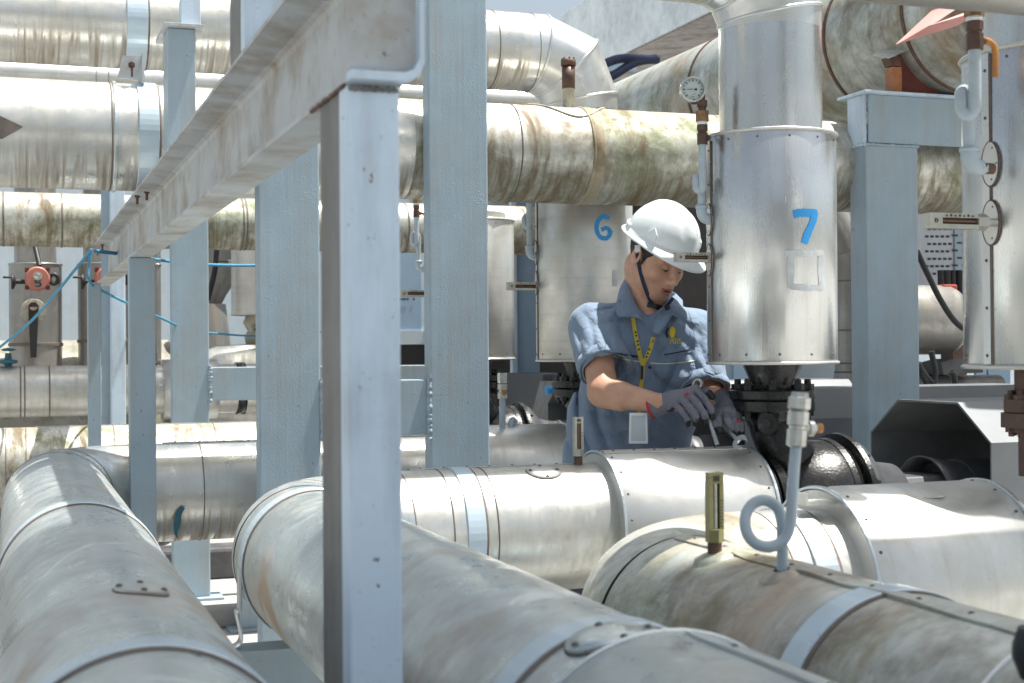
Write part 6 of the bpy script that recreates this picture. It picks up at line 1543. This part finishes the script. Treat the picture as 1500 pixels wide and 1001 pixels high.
# ---- hair, brows, lashes
HR = SDF(tuple(np.array(HC)-.14), tuple(np.array(HC)+.14), .003)
HR.ell(H(0,-.010,.034), (.0785,.0955,.092), HM, 0)
HR.cap(H(-.074,.012,.01), H(-.073,.018,-.022), .006, .003, .008); HR.cap(H(.074,.012,.01), H(.073,.018,-.022), .006, .003, .008)
HR.ell(H(0,.095,-.045), (.12,.082,.105), HM, .008, True)
HR.ell(H(0,.01,-.10), (.12,.12,.075), HM, .008, True)
v, f = HR.mesh(); np_obj('hair', relax(v, f, 1), f, [M['hair']], man)
def surf_line(name, pts, r0, r1, mat, depth=.002, par=None):
    """short tube drawn on the head along head-frame points, snapped to the face surface"""
    Q = []
    for s_, u_ in pts:
        o_ = Vector(H(s_, .2, u_)); h = bb.ray_cast(o_, -HF); Q.append((h[0] if h[0] is not None else Vector(H(s_, .08, u_)))+HF*depth)
    Q = spline(Q, 4); k = len(Q); R = [r0+(r1-r0)*(1-abs(2*i/(k-1)-1)) for i in range(k)]
    return MB().tube([MW @ q for q in Q], R, 8).build(name, mat, par or man)
for s_ in (-1, 1):
    surf_line('eyebrow', [(s_*.012,.0165),(s_*.024,.0205),(s_*.038,.0215),(s_*.049,.016)], .0014, .0036, M['hair'], .0)
    surf_line('eyelashes', [(s_*.019,-.0075),(s_*.026,-.0105),(s_*.034,-.0110),(s_*.043,-.0065)], .0008, .0026, M['hair'], .0006)
    surf_line('eyelid_crease', [(s_*.019,.002),(s_*.026,.005),(s_*.034,.0052),(s_*.044,.001)], .0003, .0008, M['lip'], -.0002)
# ---- helmet
hc = V(H(0,-.006,.052)); hM = Matrix(((HS.x,HF.x,HU.x),(HS.y,HF.y,HU.y),(HS.z,HF.z,HU.z)))
hp = MB(); nu, nv = 96, 40; rows = []
def hw(p): return MW @ (hc + hM @ V(p))
RS, RF, RU = .107, .126, .125
for i in range(nv+1):
    el_ = (PI/2)*i/nv; row = []
    for j in range(nu):
        a = 2*PI*j/nu; ce, se = math.cos(el_)**.92, math.sin(el_)
        x, y, z = RS*ce*math.sin(a), RF*ce*math.cos(a), RU*se
        if i == 0: z -= .004
        k_ = 1.0
        # raised central crest with side grooves running front to back, side lamp bosses
        if z > .03:
            ax_ = abs(x); fz = min(1, (z-.03)/.03)
            k_ += fz*(.030*max(0, 1-(ax_/.022)**4) if ax_ < .022 else 0) - fz*.018*math.exp(-((ax_-.034)/.006)**2)*(1 if y > -.06 else 0)
        row.append(hw((x*k_, y*k_, z*k_)))
    rows.append(hp.add(row))
for i in range(nv):
    for j in range(nu): hp.face([rows[i]+j, rows[i]+(j+1) % nu, rows[i+1]+(j+1) % nu, rows[i+1]+j][::-1], None, True)
hel = hp.build('helmet', M['helmet'], man)
# brim: rolled edge all round, visor in front
bm_ = MB(); rows = []
for j in range(nu+1):
    a = 2*PI*j/nu; s, c_ = math.sin(a), math.cos(a); fr_ = max(0, c_)
    ext = .010+.036*fr_**1.4+.006*max(0, -c_)**2; dr = -.006-.016*fr_**2+.004*max(0,-c_)
    up = .004*fr_
    def pt(rr, z): return hw((s*(RS+rr), c_*(RF+rr), z))
    row = [pt(-.002,.016), pt(.003,.004), pt(ext*.55,dr*.4+up), pt(ext-.001,dr), pt(ext+.0015,dr-.003), pt(ext-.001,dr-.007), pt(ext*.5,dr*.4-.006), pt(-.004,-.010), pt(-.006,.010)]
    rows.append(bm_.add(row))
for j in range(nu):
    for q in range(8): bm_.face([rows[j]+q, rows[j]+q+1, rows[j+1]+q+1, rows[j+1]+q][::-1] if False else [rows[j]+q, rows[j+1]+q, rows[j+1]+q+1, rows[j]+q+1], None, True)
bm_.build('brim', M['helmet'], hel)
# side bosses
for s_ in (-1, 1):
    q = hM @ V((s_*RS*.93,.045,.028)); nrm_ = hM @ V((s_,.25,.25)).normalized(); u_ = hM @ V((0,0,1)); f_ = hM @ V((0,1,0)); o_ = hc+q
    P = [o_+f_*a+u_*b_ for a, b_ in ((-.022,-.012),(.022,-.012),(.018,.008),(.0,.024),(-.018,.008))]
    mb = MB(); mb.prism([MW @ (p-nrm_*.004) for p in P], MW.to_3x3() @ (nrm_*.0085)); mb.build('side_boss', M['helmet'], hel, bevel=.002)
# back ridge slot
P = [hw((RS*1.015*math.sin(a), RF*1.015*math.cos(a), .018)) for a in [PI*1.12+i*.09 for i in range(9)]]
MB().tube(P, .004, 10).build('rear_ridge', M['helmet'], hel)
# chin strap
def ps(px, py, d): return MW @ ML(px, py, d)
def band(name, P, w, mat, par, wd=None):
    P = spline(P, 6); rows = []; mb = MB()
    for i, p in enumerate(P):
        t = (P[min(i+1, len(P)-1)]-P[max(i-1, 0)]).normalized(); n_ = (CAM-p).normalized(); s__ = t.cross(n_).normalized()*w/2
        rows.append(mb.add([p-s__, p+s__, p+s__+n_*.0015, p-s__+n_*.0015]))
    for i in range(len(rows)-1):
        for j in range(4): mb.face([rows[i]+j, rows[i]+(j+1) % 4, rows[i+1]+(j+1) % 4, rows[i+1]+j])
    mb.face([rows[0]+j for j in range(4)][::-1]); mb.face([rows[-1]+j for j in range(4)])
    return mb.build(name, mat, par)
def sk(px, py, o_=.004, alt=4.3):
    h = cast(bb, px, py, o_); return MW @ (h if h is not None else ML(px, py, alt))
band('chin_strap', [sk(933,371,.008), sk(936,388,.004), sk(941,410), sk(948,430), sk(956,447,.006)], .012, M['navy'], hel)
band('chin_strap', [sk(986,436,.004), sk(981,443,.006), sk(976,449,.008)], .010, M['navy'], hel)
band('chin_cup', [sk(948,446,.006), sk(960,449,.008), sk(972,452,.010), ps(981,449,sk(976,449).y and 4.29)], .016, M['rubber'], hel)
mb = MB(); q = sk(934,364,.008); mb.box((-.008,-.003,-.010),(.008,.003,.010), Matrix.Translation(q) @ MW.to_3x3().to_4x4()); mb.build('strap_buckle', M['white'], hel)

# ---- gloves
def glove(wr, palm, fingers, thumb, cuffdir, palm_r=.026):
    allp = [wr]+palm+[p for f_ in fingers for p in f_]+thumb; lo = np.min([np.array(p) for p in allp], 0)-.05; hi = np.max([np.array(p) for p in allp], 0)+.05
    G = SDF(lo, hi, .0019)
    G.cap(wr, palm[0], .030, palm_r, .012)
    # palm: fan of thick capsules from the wrist to the knuckles
    kn = [f_[0] for f_ in fingers]
    for k_ in kn: G.cap(palm[0].lerp(wr, .25), k_, .021, .0135, .016)
    for a, b_ in zip(kn[:-1], kn[1:]): G.cap(a, b_, .0125, .0125, .010)
    v0 = G
    for i, f_ in enumerate(fingers):
        rad = [.0118,.0108,.0100,.0090]; rad = [r*(.88 if i == 3 else 1) for r in rad]
        T = SDF(lo, hi, .0019)
        for j in range(len(f_)-1): T.cap(f_[j], f_[j+1], rad[j], rad[j+1], .004)
        h = np.clip(.5+.5*(G.F-T.F)/.003, 0, 1); G.F = G.F*(1-h)+T.F*h-.003*h*(1-h)
    for j in range(len(thumb)-1): G.cap(thumb[j], thumb[j+1], [.017,.0135,.0125,.011][j], [.0135,.0125,.011,.010][j], .008)
    return G
def F4(*p): return [ML(*q) for q in p]
wrR = ML(970,592,4.15)
R_f = [F4((1018,571,4.115),(1031,584,4.075),(1041,599,4.065),(1043,611,4.08)),
       F4((1008,577,4.105),(1021,591,4.060),(1031,606,4.055),(1032,618,4.075)),
       F4((998,583,4.100),(1010,597,4.060),(1019,610,4.055),(1019,621,4.075)),
       F4((988,590,4.105),(999,603,4.070),(1007,613,4.065),(1008,622,4.085))]
GR = glove(wrR, [ML(990,586,4.13)], R_f, F4((1000,578,4.15),(1020,573,4.14),(1036,576,4.12),(1043,581,4.11)), None)
def glove_obj(G, tips, palmpt, cuff, name='glove'):
    v, f = G.mesh(); v = relax(v, f, 1, .5); fc = v[f].mean(1); mi = np.zeros(len(f))
    nrm_ = np.cross(v[f[:,2]]-v[f[:,0]], v[f[:,3]]-v[f[:,1]]); nrm_ /= np.linalg.norm(nrm_, axis=1)[:, None]+1e-9
    for t, r in tips: mi[np.linalg.norm(fc-np.array(t), axis=1) < r] = 1
    mi[(nrm_@np.array(palmpt) > .45)&(mi == 0)] = 1
    c0, c1 = np.array(cuff[0]), np.array(cuff[1]); ax = (c1-c0)/np.linalg.norm(c1-c0); t = (fc-c0)@ax; mi[t < .004] = 0
    return np_obj(name, v, f, [M['glove'], M['glove_dark']], man, mi)
pd_ = (.25,.35,-.9)
gR = glove_obj(GR, [(q[3], .020) for q in R_f]+[(ML(1041,580,4.11), .017)], pd_, (wrR, ML(990,586,4.13)))
d = (ML(990,586,4.13)-wrR).normalized()
def torus_cuff(c, d, r, m, par, w=.010, r2=None):
    prof = [(-w/2,r-.004),(-w/2,r),(-w*.3,r+.0025),(0,r+.0032),(w*.3,r+.0025),(w/2,r),(w/2,r-.004)]
    return MB().lathe(MW @ c, MW.to_3x3() @ d, prof, 40).build('cuff', m, par)
MB().lathe(MW @ (wrR-d*.03), MW.to_3x3() @ d, [(-.002,.030),(0,.0335),(.012,.032),(.024,.0315),(.034,.031),(.05,.028)], 40).build('wrist_knit', M['glove'], gR)
torus_cuff(wrR-d*.033, d, .0325, M['red_cuff'], gR, .009)
wrL = ML(1062,589,4.17)
L_f = [F4((1054,603,4.115),(1052,615,4.085),(1055,625,4.085),(1057,632,4.10)),
       F4((1064,602,4.105),(1066,616,4.075),(1070,627,4.075),(1070,636,4.09)),
       F4((1073,604,4.105),(1077,617,4.080),(1079,628,4.085),(1078,637,4.10)),
       F4((1080,608,4.115),(1085,620,4.095),(1085,630,4.10),(1083,637,4.115))]
GL = glove(wrL, [ML(1066,596,4.135)], L_f, F4((1052,600,4.14),(1044,611,4.11),(1046,622,4.09),(1053,630,4.085)), None, .025)
gL = glove_obj(GL, [(q[3], .018) for q in L_f]+[(ML(1053,630,4.085), .016)], pd_, (wrL, ML(1066,596,4.135)))
d = (ML(1066,598,4.13)-wrL).normalized()
MB().lathe(MW @ (wrL-d*.022), MW.to_3x3() @ d, [(-.002,.028),(0,.0315),(.012,.031),(.024,.030),(.034,.029)], 40).build('wrist_knit', M['glove'], gL)
torus_cuff(wrL-d*.024, d, .0305, M['red_cuff'], gL, .005)
vg = [tuple(q.co) for q in gR.data.vertices]; fg = [tuple(p.vertices) for p in gR.data.polygons]; bgl = BVHTree.FromPolygons(vg, fg)
def glyph(cx, cy, pts, w, par, bvh):
    for i, (a, b_) in enumerate(zip(pts[:-1], pts[1:])): pass
    return ribbon('red_mark', [(cx+a, cy+b_) for a, b_ in pts], w, M['red_cuff'], par, bvh=bvh, off=.0012, th=.0006, n=2, alt=4.1)
glyph(1006, 577, [(-3,3),(-2,-1),(0,2),(2,-2),(3.2,1.5)], .0035, gR, bgl)
vg = [tuple(q.co) for q in gL.data.vertices]; fg = [tuple(p.vertices) for p in gL.data.polygons]; bgl = BVHTree.FromPolygons(vg, fg)
glyph(1080, 616, [(0,-4),(.8,0),(.3,4)], .006, gL, bgl)

# ---- spanners
def spanner(label, a, b_, kind_a, kind_b, w=.016, th=.006, ring=.016):
    root = thing('spanner', label, 'spanner', a, 0, 'spanners in the worker\'s hands')
    t = (b_-a).normalized(); n_ = (CAM-a).normalized(); n_ = (n_-t*n_.dot(t)).normalized(); s__ = t.cross(n_)
    mb = MB(); L = (b_-a).length; k = 14; rows = []
    for i in range(k+1):
        u = i/k; c = a.lerp(b_, u); ww = w*(.55+.10*abs(2*u-1)**2)
        rows.append(mb.add([c+s__*ww-n_*th*.3, c+s__*ww+n_*th*.3, c+s__*ww*.8+n_*th*.5, c+s__*ww*.6+n_*th*.32, c-s__*ww*.6+n_*th*.32, c-s__*ww*.8+n_*th*.5, c-s__*ww+n_*th*.3, c-s__*ww-n_*th*.3]))
    for i in range(k):
        for j in range(8): mb.face([rows[i]+j, rows[i]+(j+1) % 8, rows[i+1]+(j+1) % 8, rows[i+1]+j])
    mb.face([rows[0]+j for j in range(8)][::-1]); mb.face([rows[-1]+j for j in range(8)])
    mb.build('shaft', M['chrome'], root)
    for end, kd, dr in ((a, kind_a, -t), (b_, kind_b, t)):
        if kd == 'ring':
            c = end+dr*ring*.8; m2 = MB(); q = (n_*.96+s__*.28).normalized(); m2.lathe(c, q, [(-th,ring*.62),(-th,ring*.95),(-th*.7,ring),(th*.7,ring),(th,ring*.95),(th,ring*.66),(th*.6,ring*.58),(-th*.6,ring*.58),(-th,ring*.62)], 36)
            # toothed inside
            for j in range(12):
                an = 2*PI*j/12; s2 = q.cross(t).normalized(); t2 = s2.cross(q); p = c+(s2*math.cos(an)+t2*math.sin(an))*ring*.585
                m2.tube([p-q*th*.8, p+q*th*.8], ring*.07, 6)
            m2.build('ring_head', M['chrome'], root)
        elif kd == 'open':
            m2 = MB(); r = ring; P = []
            for an in [math.radians(x) for x in range(35, 326, 12)]: P.append((r*math.cos(an)*1.05, r*math.sin(an)*1.15))
            P += [(r*.95,-r*.52), (-r*.05,-r*.50), (-r*.32,-r*.25), (-r*.32,r*.25), (-r*.05,r*.50), (r*.95,r*.52)]
            ca, sa = math.cos(-.26), math.sin(-.26); c = end+dr*r*.8
            pts_ = [c+dr*(x*ca-y*sa)+s__*(x*sa+y*ca)-n_*th*.6 for x, y in P]
            m2.prism(pts_, n_*th*1.2); m2.build('open_head', M['chrome'], root, bevel=.0008)
    return root
spanner('upright combination spanner whose ring end rises above the worker\'s right glove', MW @ ML(1024,569,4.125), MW @ ML(1051,652,4.05), 'ring', None, .010, .006, .0165)
spanner('open ended spanner slanting down to the flange from the worker\'s left glove', MW @ ML(1054,618,4.095), MW @ ML(1080,644,4.01), None, 'open', .011, .007, .021)

# ---------------------------------------------------------------- painted numerals and label residue on the vessels
def wcast(o, px, py, off=.0012):
    Mi = world_of(o.parent) if o.parent else Matrix(); Mi = Mi.inverted()
    return None
def vessel_mark(vroot, Y, pts, w, mat, name, n=6, R=.187, off=.0012):
    """brush stroke laid on the vessel's round wall, following picture points"""
    rj = random.Random(len(pts)*7+int(w)); P = spline([Vector((a, b_, 0)) for a, b_ in pts], n) if n > 1 else [Vector((a, b_, 0)) for a, b_ in pts]
    def hit(px, py):
        d = ray(px, py); ox, oy = CAM.x-XV, CAM.y-Y; A = d.x**2+d.y**2; Bq = 2*(ox*d.x+oy*d.y); Cq = ox*ox+oy*oy-(R+off)**2
        D = Bq*Bq-4*A*Cq; t = (-Bq-math.sqrt(max(D, 0)))/(2*A); return CAM+d*t
    mb = MB(); rows = []
    for i, p in enumerate(P):
        t = (P[min(i+1, len(P)-1)]-P[max(i-1, 0)]).normalized(); nn_ = Vector((-t.y, t.x, 0))*w/2*rj.uniform(.88,1.12)
        rows.append(mb.add([hit(p.x-nn_.x, p.y-nn_.y), hit(p.x, p.y), hit(p.x+nn_.x, p.y+nn_.y)]))
    for i in range(len(rows)-1):
        for j in range(2): mb.face([rows[i]+j, rows[i+1]+j, rows[i+1]+j+1, rows[i]+j+1], None, False)
    return mb.build(name, mat, vroot)
vessel_mark(vA, YA, [(1162,314),(1172,312),(1184,312),(1197,313)], 12, M['paint_blue'], 'numeral')
vessel_mark(vA, YA, [(1194,311),(1191,325),(1184,341),(1178,357)], 10, M['paint_blue'], 'numeral', off=.0022)
vessel_mark(vB, YB+.0, [(893,320),(884,317),(876,324),(874,336),(879,347),(889,349),(894,341),(889,334),(881,337)], 6.5, M['paint_blue'], 'numeral', 5)
for a in ([(1150,372),(1206,370)], [(1158,420),(1206,423)], [(1158,372),(1158,422)], [(1203,370),(1204,424)]):
    vessel_mark(vA, YA, [a[0], ((a[0][0]+a[1][0])/2, (a[0][1]+a[1][1])/2+.4), a[1]], 10, M['brushmark'], 'label_residue', 3, off=.0010+.0006*(a[0][0] % 3))
for a in ([(1150,292),(1214,292)], ): vessel_mark(vA, YA, [a[0], a[1]], 9, M['haloglue'], 'label_residue', 1)
for a in ([(864,398),(902,398)], [(901,396),(901,420)], [(866,396),(866,420)]): vessel_mark(vB, YB, [a[0], a[1]], 6, M['brushmark'], 'label_residue', 1, off=.001+.0006*(a[0][0] % 2))
# ---------------------------------------------------------------- camera, light, world
sc = bpy.context.scene
cd = bpy.data.cameras.new('camera'); cam = bpy.data.objects.new('camera', cd); C.objects.link(cam)
cam.matrix_world = Matrix.Translation(CAM) @ RC.to_4x4()
cd.sensor_width = 36; cd.lens = F_PX/1500*36; cd.clip_start = .05; cd.clip_end = 500
cd.dof.use_dof = True; cd.dof.focus_distance = 4.25; cd.dof.aperture_fstop = 8.0
sc.camera = cam
SUN = Vector((.30, -.05, .95)).normalized()
sd_ = bpy.data.lights.new('sun', 'SUN'); so = bpy.data.objects.new('sun', sd_); C.objects.link(so)
sd_.energy = 5.0; sd_.angle = math.radians(.5); sd_.color = (1, .975, .90)
so.rotation_euler = SUN.to_track_quat('Z', 'Y').to_euler()
w = bpy.data.worlds.new('World'); sc.world = w; w.use_nodes = True
nt = w.node_tree; bg = nt.nodes['Background']; sky = nt.nodes.new('ShaderNodeTexSky')
sky.sky_type = 'NISHITA'; sky.sun_disc = False; sky.sun_elevation = math.asin(SUN.z); sky.sun_rotation = math.atan2(SUN.x, SUN.y)
sky.air_density = 1.0; sky.dust_density = 4.0; sky.ozone_density = 0.4
mx = nt.nodes.new('ShaderNodeMixRGB'); mx.blend_type = 'MULTIPLY'; mx.inputs[0].default_value = 1; mx.inputs[2].default_value = (.98, 1.02, .99, 1)
hs = nt.nodes.new('ShaderNodeHueSaturation'); hs.inputs['Saturation'].default_value = .6
nt.links.new(sky.outputs[0], hs.inputs['Color']); nt.links.new(hs.outputs[0], mx.inputs[1]); nt.links.new(mx.outputs[0], bg.inputs[0]); bg.inputs[1].default_value = .092
sc.view_settings.view_transform = 'Standard'; sc.view_settings.look = 'None'; sc.view_settings.exposure = .86; sc.view_settings.gamma = 1
